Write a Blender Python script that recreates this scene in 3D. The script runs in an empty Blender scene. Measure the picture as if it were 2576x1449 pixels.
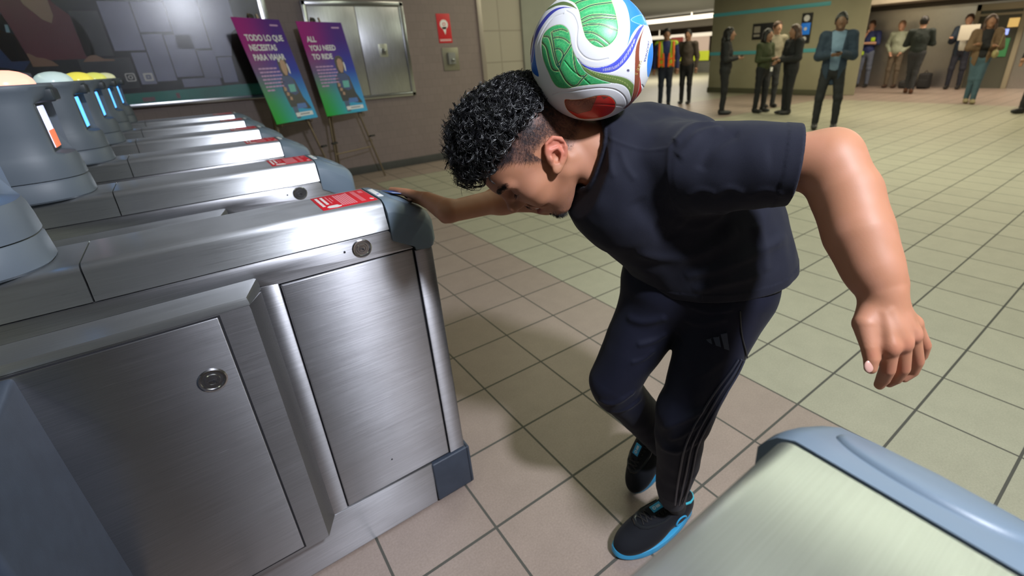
import bpy, bmesh, math, random
import numpy as np
from mathutils import Vector, Matrix, Euler
sc = bpy.context.scene
COL = sc.collection
PI = math.pi
# ------------------------------------------------------------ camera
cam_d = bpy.data.cameras.new('camera')
cam = bpy.data.objects.new('camera', cam_d); COL.objects.link(cam); sc.camera = cam
RGT = Vector((0.79413063, -0.6058586, -0.04787386))
DWN = Vector((-0.27528124, -0.28835806, -0.91709861))
FWD = Vector((0.54182726, 0.74147487, -0.39577548))
CAMPOS = Vector((0, 0, 1.33397))
m = Matrix((RGT, -DWN, -FWD)).transposed().to_4x4(); m.translation = CAMPOS
cam.matrix_world = m
cam_d.sensor_width = 36.0
cam_d.lens = 1194.886 / 2576 * 36
cam_d.shift_x = (1288 - 1395.4) / 2576
cam_d.shift_y = (651.1 - 724.5) / 2576
cam_d.clip_start = 0.02; cam_d.clip_end = 200
cam_d.dof.use_dof = True
cam_d.dof.focus_distance = 0.86
cam_d.dof.aperture_fstop = 4.0
# ------------------------------------------------------------ colour and world
sc.view_settings.view_transform = 'Standard'
sc.view_settings.look = 'None'
sc.view_settings.gamma = 1.0
sc.view_settings.exposure = 0.0
sc.view_settings.use_curve_mapping = False
W = bpy.data.worlds.new('world'); sc.world = W; W.use_nodes = True
W.node_tree.nodes['Background'].inputs[0].default_value = (0.58, 0.60, 0.58, 1)
W.node_tree.nodes['Background'].inputs[1].default_value = 0.11
# ------------------------------------------------------------ lights
def area(name, loc, rot, sx, sy, power, col):
    l = bpy.data.lights.new(name, 'AREA'); l.shape = 'RECTANGLE'; l.size = sx; l.size_y = sy
    l.energy = power; l.color = col
    o = bpy.data.objects.new(name, l); COL.objects.link(o); o.location = loc; o.rotation_euler = rot
    return o
# hand-held strobe of the photographer, up and to the right behind the camera
fl = bpy.data.lights.new('strobe', 'AREA'); fl.shape = 'DISK'; fl.size = 0.22; fl.energy = 96; fl.color = (0.86, 0.90, 1.0)
flo = bpy.data.objects.new('strobe', fl); COL.objects.link(flo); flo.location = (0.64, -1.00, 2.70)
flo.rotation_euler = (Vector((0.62, 0.8, 0.8)) - flo.location).to_track_quat('-Z', 'Y').to_euler()
# ceiling fluorescents of the hall
WARM = (1.0, 0.93, 0.66); GREENW = (0.92, 1.0, 0.72)
for (x, y, sx, sy, p, c) in [(2.3, 0.8, 0.07, 7.0, 28, GREENW), (1.45, -0.6, 0.05, 3.0, 3, GREENW), (-1.6, 2.0, 0.25, 6.0, 16, GREENW), (4.4, 5.0, 2.6, 0.35, 30, WARM),
                             (6.5, 3.0, 0.4, 7.0, 105, GREENW), (10.5, 4.0, 0.5, 8.0, 150, WARM), (14.6, 4.0, 0.6, 8.0, 210, (1.0, .84, .64)), (18, 15, 5, 2, 320, (1, .92, .78))]:
    area('ceiling_light', (x, y, 2.92), (0, 0, 0), sx, sy, p, c)

# ------------------------------------------------------------ helpers
def tag(o, label=None, cat=None, group=None, kind=None):
    if label: o['label'] = label
    if cat: o['category'] = cat
    if group: o['group'] = group
    if kind: o['kind'] = kind
    return o
def thing(name, label, cat, loc=(0, 0, 0), rz=0.0, group=None):
    o = bpy.data.objects.new(name, None); o.empty_display_size = 0.05; COL.objects.link(o)
    o.location = loc; o.rotation_euler = (0, 0, rz)
    return tag(o, label, cat, group)
def mesh_obj(name, verts, faces, mat, parent=None, smooth=False, mats=None, midx=None):
    me = bpy.data.meshes.new(name)
    me.from_pydata([tuple(v) for v in verts], [], [tuple(f) for f in faces]); me.update()
    for mm in (mats or [mat]): me.materials.append(mm)
    if midx is not None: me.polygons.foreach_set('material_index', list(midx))
    if smooth: me.polygons.foreach_set('use_smooth', [True] * len(me.polygons))
    o = bpy.data.objects.new(name, me); COL.objects.link(o)
    if parent: o.parent = parent
    return o
def np_mesh(name, V, F, mat, parent=None, smooth=True):
    me = bpy.data.meshes.new(name); n = F.shape[1]
    me.vertices.add(len(V)); me.vertices.foreach_set('co', np.asarray(V, dtype=np.float32).ravel())
    me.loops.add(F.size); me.loops.foreach_set('vertex_index', F.astype(np.int32).ravel())
    me.polygons.add(len(F)); me.polygons.foreach_set('loop_start', (np.arange(len(F)) * n).astype(np.int32))
    me.polygons.foreach_set('loop_total', np.full(len(F), n, dtype=np.int32))
    me.polygons.foreach_set('use_smooth', np.full(len(F), smooth))
    me.update(); me.validate()
    me.materials.append(mat)
    o = bpy.data.objects.new(name, me); COL.objects.link(o)
    if parent: o.parent = parent
    return o
class B:
    """collects shapes, links them as ONE mesh object"""
    def __init__(s): s.bm = bmesh.new()
    def _new(s, vs, fs, bev=0, seg=2, M=None):
        b = bmesh.new(); bv = [b.verts.new(v) for v in vs]
        for f in fs:
            try: b.faces.new([bv[i] for i in f])
            except ValueError: pass
        bmesh.ops.recalc_face_normals(b, faces=b.faces)
        if bev > 0: bmesh.ops.bevel(b, geom=[e for e in b.edges if e.is_manifold and e.calc_face_angle(0) > 0.5], offset=bev, segments=seg, profile=0.6, affect='EDGES', clamp_overlap=True)
        if M is not None: bmesh.ops.transform(b, matrix=M, verts=b.verts)
        me = bpy.data.meshes.new('t'); b.to_mesh(me); b.free(); s.bm.from_mesh(me); bpy.data.meshes.remove(me)
        return s
    def box(s, x0, x1, y0, y1, z0, z1, bev=0, seg=2, M=None):
        v = [(x, y, z) for x in (x0, x1) for y in (y0, y1) for z in (z0, z1)]
        return s._new(v, [(0, 1, 3, 2), (4, 6, 7, 5), (0, 4, 5, 1), (2, 3, 7, 6), (0, 2, 6, 4), (1, 5, 7, 3)], bev, seg, M)
    def prism(s, poly, a0, a1, axis='Y', bev=0, seg=2, M=None):
        n = len(poly)
        def P(p, a):
            return {'X': (a, p[0], p[1]), 'Y': (p[0], a, p[1]), 'Z': (p[0], p[1], a)}[axis]
        v = [P(p, a0) for p in poly] + [P(p, a1) for p in poly]
        f = [tuple(range(n)), tuple(range(2 * n - 1, n - 1, -1))] + [(i, (i + 1) % n, n + (i + 1) % n, n + i) for i in range(n)]
        return s._new(v, f, bev, seg, M)
    def loft(s, rings, cap=True, M=None, closed=True):
        n = len(rings[0]); v = [p for r in rings for p in r]; f = []
        for k in range(len(rings) - 1):
            for i in range(n if closed else n - 1):
                j = (i + 1) % n; f.append((k * n + i, k * n + j, (k + 1) * n + j, (k + 1) * n + i))
        if cap: f.append(tuple(range(n - 1, -1, -1))); f.append(tuple((len(rings) - 1) * n + i for i in range(n)))
        return s._new(v, f, 0, 1, M)
    def cyl(s, c, r, h, n=32, axis='Z', bev=0, r2=None, M=None):
        r2 = r if r2 is None else r2; rings = []
        for t, rr in ((0, r), (h, r2)):
            ring = []
            for i in range(n):
                a = 2 * PI * i / n; u, w = rr * math.cos(a), rr * math.sin(a)
                ring.append({'Z': (c[0] + u, c[1] + w, c[2] + t), 'X': (c[0] + t, c[1] + u, c[2] + w), 'Y': (c[0] + u, c[1] + t, c[2] + w)}[axis])
            rings.append(ring)
        v = rings[0] + rings[1]
        f = [tuple(range(n)), tuple(range(2 * n - 1, n - 1, -1))] + [(i, (i + 1) % n, n + (i + 1) % n, n + i) for i in range(n)]
        return s._new(v, f, bev, 2, M)
    def lathe(s, prof, c=(0, 0, 0), n=40, sx=1, sy=1, M=None):
        rings = [[(c[0] + sx * r * math.cos(2 * PI * i / n), c[1] + sy * r * math.sin(2 * PI * i / n), c[2] + z) for i in range(n)] for r, z in prof]
        return s.loft(rings, True, M)
    def tube(s, pts, r, n=8, cap=True):
        pts = [Vector(p) for p in pts]; rr = r if isinstance(r, (list, tuple)) else [r] * len(pts); rings = []
        up = Vector((0.13, 0.21, 0.97))
        for i, p in enumerate(pts):
            d = (pts[min(i + 1, len(pts) - 1)] - pts[max(i - 1, 0)]).normalized()
            a = d.cross(up)
            if a.length < 1e-4: a = d.cross(Vector((1, 0, 0)))
            a.normalize(); b = a.cross(d)
            rings.append([tuple(p + (a * math.cos(2 * PI * k / n) + b * math.sin(2 * PI * k / n)) * rr[i]) for k in range(n)])
        return s.loft(rings, cap)
    def ball(s, c, r, n=16, sc_=(1, 1, 1), M=None):
        b = bmesh.new(); bmesh.ops.create_uvsphere(b, u_segments=n * 2, v_segments=n, radius=1)
        bmesh.ops.transform(b, matrix=Matrix.Translation(c) @ Matrix.Diagonal((r * sc_[0], r * sc_[1], r * sc_[2], 1)), verts=b.verts)
        if M is not None: bmesh.ops.transform(b, matrix=M, verts=b.verts)
        me = bpy.data.meshes.new('t'); b.to_mesh(me); b.free(); s.bm.from_mesh(me); bpy.data.meshes.remove(me); return s
    def poly(s, pts, M=None):
        return s._new(pts, [tuple(range(len(pts)))], 0, 1, M)
    def build(s, name, mat, parent=None, smooth=True, angle=35):
        me = bpy.data.meshes.new(name); s.bm.to_mesh(me); s.bm.free(); me.materials.append(mat)
        if smooth:
            me.polygons.foreach_set('use_smooth', [True] * len(me.polygons))
            try: me.set_sharp_from_angle(angle=math.radians(angle))
            except Exception: pass
        o = bpy.data.objects.new(name, me); COL.objects.link(o)
        if parent: o.parent = parent
        return o
def text_obj(name, s, size, mat, M, parent=None, depth=0.0004, bold=False, align='LEFT', sx=1.0):
    cu = bpy.data.curves.new(name, 'FONT'); cu.body = s; cu.size = size; cu.align_x = align; cu.extrude = depth
    if bold: cu.offset = size * 0.03
    cu.resolution_u = 3
    t = bpy.data.objects.new('tmp', cu); COL.objects.link(t)
    bpy.context.view_layer.update()
    me = bpy.data.meshes.new_from_object(t.evaluated_get(bpy.context.evaluated_depsgraph_get()))
    bpy.data.objects.remove(t); bpy.data.curves.remove(cu)
    me.transform(M @ Matrix.Diagonal((sx, 1, 1, 1))); me.materials.clear(); me.materials.append(mat)
    o = bpy.data.objects.new(name, me); COL.objects.link(o)
    if parent: o.parent = parent
    return o
def copy_tree(o, parent=None):
    c = o.copy(); COL.objects.link(c); c.parent = parent
    for ch in list(o.children): copy_tree(ch, c)
    return c

# ------------------------------------------------------------ materials
def mat(name, col, rough=0.5, metal=0.0, emit=None, es=1.0, bump=0.0, bscale=80, var=0.0, vscale=8, sheen=0.0, spec=0.5, coat=0.0, sub=0.0):
    m = bpy.data.materials.new(name); m.use_nodes = True; nt = m.node_tree; N = nt.nodes; L = nt.links
    b = N['Principled BSDF']; b.inputs['Base Color'].default_value = (*col, 1); b.inputs['Roughness'].default_value = rough
    b.inputs['Metallic'].default_value = metal; b.inputs['Specular IOR Level'].default_value = spec
    if coat: b.inputs['Coat Weight'].default_value = coat
    if sheen: b.inputs['Sheen Weight'].default_value = sheen; b.inputs['Sheen Roughness'].default_value = 0.4
    if sub:
        b.inputs['Subsurface Weight'].default_value = sub; b.inputs['Subsurface Radius'].default_value = (0.012, 0.005, 0.003); b.inputs['Subsurface Scale'].default_value = 1.0
    if emit: b.inputs['Emission Color'].default_value = (*emit, 1); b.inputs['Emission Strength'].default_value = es
    tc = N.new('ShaderNodeTexCoord')
    if bump:
        n = N.new('ShaderNodeTexNoise'); n.inputs['Scale'].default_value = bscale; n.inputs['Detail'].default_value = 4
        L.new(tc.outputs['Object'], n.inputs['Vector']); bp = N.new('ShaderNodeBump'); bp.inputs['Strength'].default_value = bump; bp.inputs['Distance'].default_value = 0.001
        L.new(n.outputs['Fac'], bp.inputs['Height']); L.new(bp.outputs['Normal'], b.inputs['Normal'])
    if var:
        n2 = N.new('ShaderNodeTexNoise'); n2.inputs['Scale'].default_value = vscale; n2.inputs['Detail'].default_value = 5
        L.new(tc.outputs['Object'], n2.inputs['Vector'])
        mx = N.new('ShaderNodeMix'); mx.data_type = 'RGBA'
        mx.inputs[6].default_value = (*[c * (1 - var) for c in col], 1); mx.inputs[7].default_value = (*[min(1, c * (1 + var)) for c in col], 1)
        L.new(n2.outputs['Fac'], mx.inputs[0]); L.new(mx.outputs[2], b.inputs['Base Color'])
    return m
def brushed(name, col, rough=0.3, stretch=(2, 60, 220), scratch=True, aniso=0.93, grain=(1, 0.05, 0.03), gv=(.80, 1.12)):
    """brushed steel, the grain running along object X"""
    m = mat(name, col, rough, 1.0); nt = m.node_tree; N = nt.nodes; L = nt.links; b = N['Principled BSDF']
    tc = N.new('ShaderNodeTexCoord'); mp = N.new('ShaderNodeMapping'); mp.inputs['Scale'].default_value = stretch
    L.new(tc.outputs['Object'], mp.inputs['Vector'])
    n = N.new('ShaderNodeTexNoise'); n.inputs['Scale'].default_value = 4; n.inputs['Detail'].default_value = 6; n.inputs['Roughness'].default_value = 0.7
    L.new(mp.outputs['Vector'], n.inputs['Vector'])
    r = N.new('ShaderNodeMapRange'); r.inputs['To Min'].default_value = rough * 0.8; r.inputs['To Max'].default_value = rough * 1.25
    L.new(n.outputs['Fac'], r.inputs['Value'])
    n3 = N.new('ShaderNodeTexNoise'); n3.inputs['Scale'].default_value = 5; n3.inputs['Detail'].default_value = 5
    L.new(tc.outputs['Object'], n3.inputs['Vector'])
    ad = N.new('ShaderNodeMath'); ad.operation = 'MULTIPLY_ADD'; ad.inputs[1].default_value = 0.12
    L.new(n3.outputs['Fac'], ad.inputs[0]); L.new(r.outputs['Result'], ad.inputs[2]); L.new(ad.outputs[0], b.inputs['Roughness'])
    bp = N.new('ShaderNodeBump'); bp.inputs['Strength'].default_value = 0.10; bp.inputs['Distance'].default_value = 0.0006
    L.new(n.outputs['Fac'], bp.inputs['Height']); L.new(bp.outputs['Normal'], b.inputs['Normal'])
    b.inputs['Anisotropic'].default_value = aniso
    gm = N.new('ShaderNodeMapRange'); gm.inputs['From Min'].default_value = .3; gm.inputs['From Max'].default_value = .7; gm.inputs['To Min'].default_value = gv[0]; gm.inputs['To Max'].default_value = gv[1]
    L.new(n.outputs['Fac'], gm.inputs['Value']); gs = N.new('ShaderNodeVectorMath'); gs.operation = 'SCALE'; gs.inputs[0].default_value = col; L.new(gm.outputs[0], gs.inputs['Scale'])
    L.new(gs.outputs[0], b.inputs['Base Color'])
    gg = N.new('ShaderNodeNewGeometry'); cr_ = N.new('ShaderNodeVectorMath'); cr_.operation = 'CROSS_PRODUCT'; cr_.inputs[1].default_value = grain
    L.new(gg.outputs['True Normal'], cr_.inputs[0]); L.new(cr_.outputs[0], b.inputs['Tangent'])
    if scratch:
        mp2 = N.new('ShaderNodeMapping'); mp2.inputs['Rotation'].default_value = (0, math.radians(14), 0); mp2.inputs['Scale'].default_value = (7, 1, 260)
        L.new(tc.outputs['Object'], mp2.inputs['Vector'])
        n2 = N.new('ShaderNodeTexNoise'); n2.inputs['Scale'].default_value = 1.6; n2.inputs['Detail'].default_value = 2
        L.new(mp2.outputs['Vector'], n2.inputs['Vector'])
        cr = N.new('ShaderNodeValToRGB'); cr.color_ramp.elements[0].position = 0.74; cr.color_ramp.elements[1].position = 0.80
        L.new(n2.outputs['Fac'], cr.inputs['Fac'])
        mx = N.new('ShaderNodeMix'); mx.data_type = 'RGBA'; L.new(gs.outputs[0], mx.inputs[6]); mx.inputs[7].default_value = (0.75, 0.75, .8, 1)
        L.new(cr.outputs['Color'], mx.inputs[0]); L.new(mx.outputs[2], b.inputs['Base Color'])
    return m
STEEL = brushed('brushed_steel', (0.46, 0.46, 0.485), 0.30)
STEELTOP = brushed('brushed_steel_top', (0.52, 0.535, 0.55), 0.24, (2, 160, 60), False, gv=(.92, 1.05)); STEELTOP.node_tree.nodes['Principled BSDF'].inputs['Metallic'].default_value = 0.93
GAP = mat('dark_gap', (0.012, 0.012, 0.016), 0.7)
PLAST = mat('blue_grey_plastic', (0.15, 0.20, 0.26), 0.42, bump=0.12, bscale=900)
PLASTD = mat('dark_blue_rubber', (0.045, 0.058, 0.085), 0.55, bump=0.2, bscale=300, var=0.25, vscale=30)
POD = mat('reader_pod_plastic', (0.108, 0.132, 0.165), 0.48, bump=0.12, bscale=900)
POD2 = mat('pod_black', (0.03, 0.04, 0.05), 0.4)
RED = mat('red_sticker', (0.72, 0.02, 0.035), 0.4)
PINK = mat('sticker_small_print', (0.85, 0.28, 0.33), 0.5)
WHITE = mat('white_print', (0.85, 0.85, 0.85), 0.5)
BLACKM = mat('black_matte', (0.02, 0.02, 0.022), 0.6)
LOCK = mat('lock_chrome', (0.5, 0.5, 0.52), 0.22, 1.0)
BLUEL = mat('blue_screen', (0.02, 0.1, 0.4), 0.3, emit=(0.10, 0.42, 1.0), es=2.2)
WHITEL = mat('white_screen', (0.5, 0.5, 0.6), 0.3, emit=(0.62, 0.66, 1.0), es=1.3)
ORANGEL = mat('orange_screen', (0.5, 0.1, 0.05), 0.3, emit=(1.0, 0.22, 0.08), es=0.9)

# ------------------------------------------------------------ floor
TS = 0.305
def floor_mat():
    m = mat('floor_tiles', (0.4, 0.38, 0.34), 0.42); nt = m.node_tree; N = nt.nodes; L = nt.links; b = N['Principled BSDF']
    geo = N.new('ShaderNodeNewGeometry'); sp = N.new('ShaderNodeSeparateXYZ'); L.new(geo.outputs['Position'], sp.inputs[0])
    def M(op, a, c=None, d=None):
        n = N.new('ShaderNodeMath'); n.operation = op
        for k, v in enumerate((a, c, d)):
            if v is None: continue
            if isinstance(v, (int, float)): n.inputs[k].default_value = v
            else: L.new(v, n.inputs[k])
        return n.outputs[0]
    gx = M('DIVIDE', M('SUBTRACT', sp.outputs[0], 1.6433), TS); gy = M('DIVIDE', M('SUBTRACT', sp.outputs[1], 2.4836), TS)
    # the joints are a touch wider one way than the other
    lx = M('LESS_THAN', M('ABSOLUTE', M('SUBTRACT', M('FRACT', M('ADD', gx, 0.5)), 0.5)), 0.0125)
    ly = M('LESS_THAN', M('ABSOLUTE', M('SUBTRACT', M('FRACT', M('ADD', gy, 0.5)), 0.5)), 0.0145)
    line = M('MAXIMUM', lx, ly)
    brown = M('MAXIMUM', M('MAXIMUM', M('LESS_THAN', sp.outputs[0], 1.6433), M('GREATER_THAN', sp.outputs[1], 5.8386)), M('GREATER_THAN', sp.outputs[0], 12.62))
    brown = M('MULTIPLY', brown, M('SUBTRACT', 1, M('GREATER_THAN', sp.outputs[1], 8.2)))
    cell = N.new('ShaderNodeCombineXYZ'); L.new(M('FLOOR', gx), cell.inputs[0]); L.new(M('FLOOR', gy), cell.inputs[1])
    wn = N.new('ShaderNodeTexWhiteNoise'); L.new(cell.outputs[0], wn.inputs['Vector'])
    n1 = N.new('ShaderNodeTexNoise'); n1.inputs['Scale'].default_value = 9; n1.inputs['Detail'].default_value = 8; n1.inputs['Roughness'].default_value = 0.65; L.new(geo.outputs['Position'], n1.inputs['Vector'])
    n2 = N.new('ShaderNodeTexNoise'); n2.inputs['Scale'].default_value = 170; n2.inputs['Detail'].default_value = 5; L.new(geo.outputs['Position'], n2.inputs['Vector'])
    mc = N.new('ShaderNodeMix'); mc.data_type = 'RGBA'; mc.inputs[6].default_value = (0.41, 0.39, 0.295, 1); mc.inputs[7].default_value = (0.355, 0.275, 0.235, 1); L.new(brown, mc.inputs[0])
    v = M('ADD', M('MULTIPLY_ADD', n1.outputs['Fac'], 0.30, 0.78), M('MULTIPLY_ADD', wn.outputs['Value'], 0.07, -0.02))
    v = M('MULTIPLY', v, M('MULTIPLY_ADD', n2.outputs['Fac'], 0.5, 0.77))
    vm = N.new('ShaderNodeVectorMath'); vm.operation = 'SCALE'; L.new(mc.outputs[2], vm.inputs[0]); L.new(v, vm.inputs['Scale'])
    mg = N.new('ShaderNodeMix'); mg.data_type = 'RGBA'; mg.inputs[7].default_value = (0.085, 0.082, 0.07, 1); L.new(line, mg.inputs[0]); L.new(vm.outputs[0], mg.inputs[6])
    # small dark specks of dirt
    vo = N.new('ShaderNodeTexVoronoi'); vo.inputs['Scale'].default_value = 3.0; L.new(geo.outputs['Position'], vo.inputs['Vector'])
    sp2 = M('LESS_THAN', vo.outputs['Distance'], 0.012)
    ms = N.new('ShaderNodeMix'); ms.data_type = 'RGBA'; ms.inputs[7].default_value = (0.10, 0.09, 0.08, 1); L.new(sp2, ms.inputs[0]); L.new(mg.outputs[2], ms.inputs[6])
    L.new(ms.outputs[2], b.inputs['Base Color'])
    h = M('SUBTRACT', M('MULTIPLY', n2.outputs['Fac'], 0.35), line)
    bp = N.new('ShaderNodeBump'); bp.inputs['Strength'].default_value = 0.35; bp.inputs['Distance'].default_value = 0.0015; L.new(h, bp.inputs['Height']); L.new(bp.outputs['Normal'], b.inputs['Normal'])
    L.new(M('MULTIPLY_ADD', line, 0.4, 0.40), b.inputs['Roughness'])
    return m
f = B().box(-6, 34, -6, 30, -0.1, 0).build('floor', floor_mat(), smooth=False); tag(f, kind='structure')
# ------------------------------------------------------------ walls
def tile_wall_mat(name, col, col2, w=0.30, h=0.20, off=0.0, axis='X', jw=0.012, z0=0.10):
    m = mat(name, col, 0.5); nt = m.node_tree; N = nt.nodes; L = nt.links; b = N['Principled BSDF']
    geo = N.new('ShaderNodeNewGeometry'); sp = N.new('ShaderNodeSeparateXYZ'); L.new(geo.outputs['Position'], sp.inputs[0])
    cb = N.new('ShaderNodeCombineXYZ'); L.new(sp.outputs[0 if axis == 'X' else 1], cb.inputs[0]); L.new(sp.outputs[2], cb.inputs[1])
    br = N.new('ShaderNodeTexBrick'); br.offset = off; br.inputs['Scale'].default_value = 1.0
    br.inputs['Brick Width'].default_value = w; br.inputs['Row Height'].default_value = h; br.inputs['Mortar Size'].default_value = jw / 2
    br.inputs['Color1'].default_value = (*col, 1); br.inputs['Color2'].default_value = (*[c * 0.93 for c in col], 1); br.inputs['Mortar'].default_value = (*col2, 1)
    br.inputs['Mortar Smooth'].default_value = 0.4
    L.new(cb.outputs[0], br.inputs['Vector']); L.new(br.outputs['Color'], b.inputs['Base Color'])
    n = N.new('ShaderNodeTexNoise'); n.inputs['Scale'].default_value = 120; L.new(geo.outputs['Position'], n.inputs['Vector'])
    bp = N.new('ShaderNodeBump'); bp.inputs['Strength'].default_value = 0.2; bp.inputs['Distance'].default_value = 0.002; L.new(n.outputs['Fac'], bp.inputs['Height']); L.new(bp.outputs['Normal'], b.inputs['Normal'])
    return m
YW = 6.52
TILEW = tile_wall_mat('brown_wall_tiles', (0.245, 0.19, 0.18), (0.20, 0.155, 0.145), 0.10, 0.10, 0.5, jw=0.006)
BLOCKW = tile_wall_mat('block_wall', (0.36, 0.32, 0.26), (0.24, 0.21, 0.17), 0.40, 0.42, 0.0, jw=0.02)
CONC = mat('concrete', (0.24, 0.24, 0.20), 0.7, bump=0.5, bscale=30, var=0.18, vscale=3)
CONCG = mat('olive_concrete', (0.36, 0.34, 0.23), 0.7, bump=0.4, bscale=30, var=0.12, vscale=2.5)  # olive concrete, paler than the pillar's
STW = brushed('steel_wall', (0.60, 0.57, 0.56), 0.30, (60, 60, 2), False, .6, (0.04, 0.04, 1))
STD = brushed('steel_doors', (0.52, 0.52, 0.56), 0.26, (60, 60, 2), False, .6, (0.04, 0.04, 1))
DARKB = mat('dark_base', (0.06, 0.06, 0.058), 0.5, var=0.3)
tag(B().box(-5, 3.66, YW, YW + 0.3, 0, 3.0).build('wall_back', TILEW, smooth=False), kind='structure')
tag(B().box(3.72, 4.38, YW + 0.02, YW + 0.3, 0, 3.0).build('wall_block', BLOCKW, smooth=False), kind='structure')
tag(B().box(4.38, 6.35, YW - 0.02, YW + 1.2, 0, 3.0, 0.02).build('wall_pillar', CONC), kind='structure')
tag(B().box(3.64, 3.71, YW - 0.03, YW + 0.28, 0, 3.0, 0.004).build('trim_1', mat('corner_trim', (0.42, 0.36, 0.32), 0.35, 0.6)), kind='structure')
tag(B().box(-5, 3.64, YW - 0.015, YW, 0, 0.10, 0.003).build('baseboard_back', DARKB), kind='structure')
# large concrete wall with teal bands
tag(B().prism([(13.4, 6.33), (13.4, 9.72), (15.6, 9.72), (15.6, 6.6), (13.78, 5.56)], 0, 3.0, 'Z', 0.03).build('wall_column', CONCG), kind='structure')
TEAL = mat('teal_band', (0.10, 0.40, 0.42), 0.4, emit=(0.1, 0.45, 0.45), es=0.06)
for k, z in enumerate((1.10, 2.15)):
    tag(B().box(13.385, 13.40, 6.33, 9.72, z - 0.045, z + 0.045, 0.003).build('trim_%d' % (k + 2), TEAL), kind='structure')
tag(B().box(13.37, 13.40, 6.33, 9.72, 0, 0.14, 0.004).build('baseboard_column', mat('column_base', (0.10, 0.10, 0.06), 0.6)), kind='structure')
# far stainless wall, soffit and the hall beyond
tag(B().box(16.55, 16.8, -1.5, 7.6, 0, 2.12).build('wall_steel', STW, smooth=False), kind='structure')
tag(B().box(15.4, 16.8, -1.5, 7.6, 2.12, 3.0, 0.01).build('wall_soffit', mat('soffit_concrete', (0.45, 0.40, 0.33), 0.7, var=0.15)), kind='structure')
tag(B().box(16.50, 16.56, -1.5, 7.6, 2.00, 2.12, 0.006).build('trim_4', mat('soffit_shadow_strip', (0.09, 0.08, 0.07), 0.6)), kind='structure')  # dark strip put in for the shade under the soffit
tag(B().box(-6, 34, -6, 30, 3.0, 3.1).build('ceiling', mat('ceiling_panels', (0.33, 0.34, 0.35), 0.7, var=0.08), smooth=False), kind='structure')
tag(B().box(33.7, 34, -6, 30, 0, 3.0).build('wall_far', mat('far_wall', (0.45, 0.38, 0.30), 0.7, var=0.2, vscale=0.6), smooth=False), kind='structure')
tag(B().box(-6, 34, 29.7, 30, 0, 3.0).build('wall_end', mat('end_wall', (0.42, 0.36, 0.30), 0.7, var=0.2, vscale=0.6), smooth=False), kind='structure')
tag(B().box(-6, -5.7, -6, 7, 0, 3.0).build('wall_left', TILEW, smooth=False), kind='structure')
tag(B().box(-6, 34, -6, -5.7, 0, 3.0).build('wall_rear', mat('rear_wall', (0.22, 0.20, 0.18), 0.7), smooth=False), kind='structure')
# ------------------------------------------------------------ fare gates (origin: floor point on the cabinet's centre line; the open end is at +X)
HW = 0.107
GATES = []
def hood_ring(x, s=1.0):
    """cross-section of the hood, y = across, rounded shoulders"""
    pts = [(-HW, 0.9495), (-HW + 0.003, 0.962), (-0.0975, 0.985)]
    for k in range(7):
        a = PI - k * (PI / 2) / 6
        pts.append((-0.077 + 0.018 * math.cos(a), 1.002 + 0.018 * math.sin(a)))
    pts += [(-y, z) for y, z in reversed(pts)]
    return [(x, y, z) for y, z in pts]
def lock(parent, x, y, z, r, side):
    b = B(); Mx = Matrix.Translation((x, y, z)) @ Matrix.Rotation(PI / 2 * (1 if side < 0 else -1), 4, 'X')
    b.lathe([(r * 1.12, -0.001), (r * 1.12, 0.001), (r * 1.0, 0.0026), (r * 0.86, 0.0022), (r * 0.80, 0.0008), (r * 0.62, 0.0008), (r * 0.56, 0.0024), (r * 0.40, 0.0024), (r * 0.36, 0.0010), (r * 0.12, 0.0012)], n=40, M=Mx)
    o = b.build('lock', LOCK, parent)
    k = B(); k.cyl((r * 0.1, -r * 0.14, 0.0016), r * 0.11, 0.0012, 16, M=Mx); k.box(-r * 0.32, r * 0.1, -r * 0.03, r * 0.03, 0.0012, 0.0026, M=Mx)
    k.build('keyhole', GAP, o)
    return o
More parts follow.
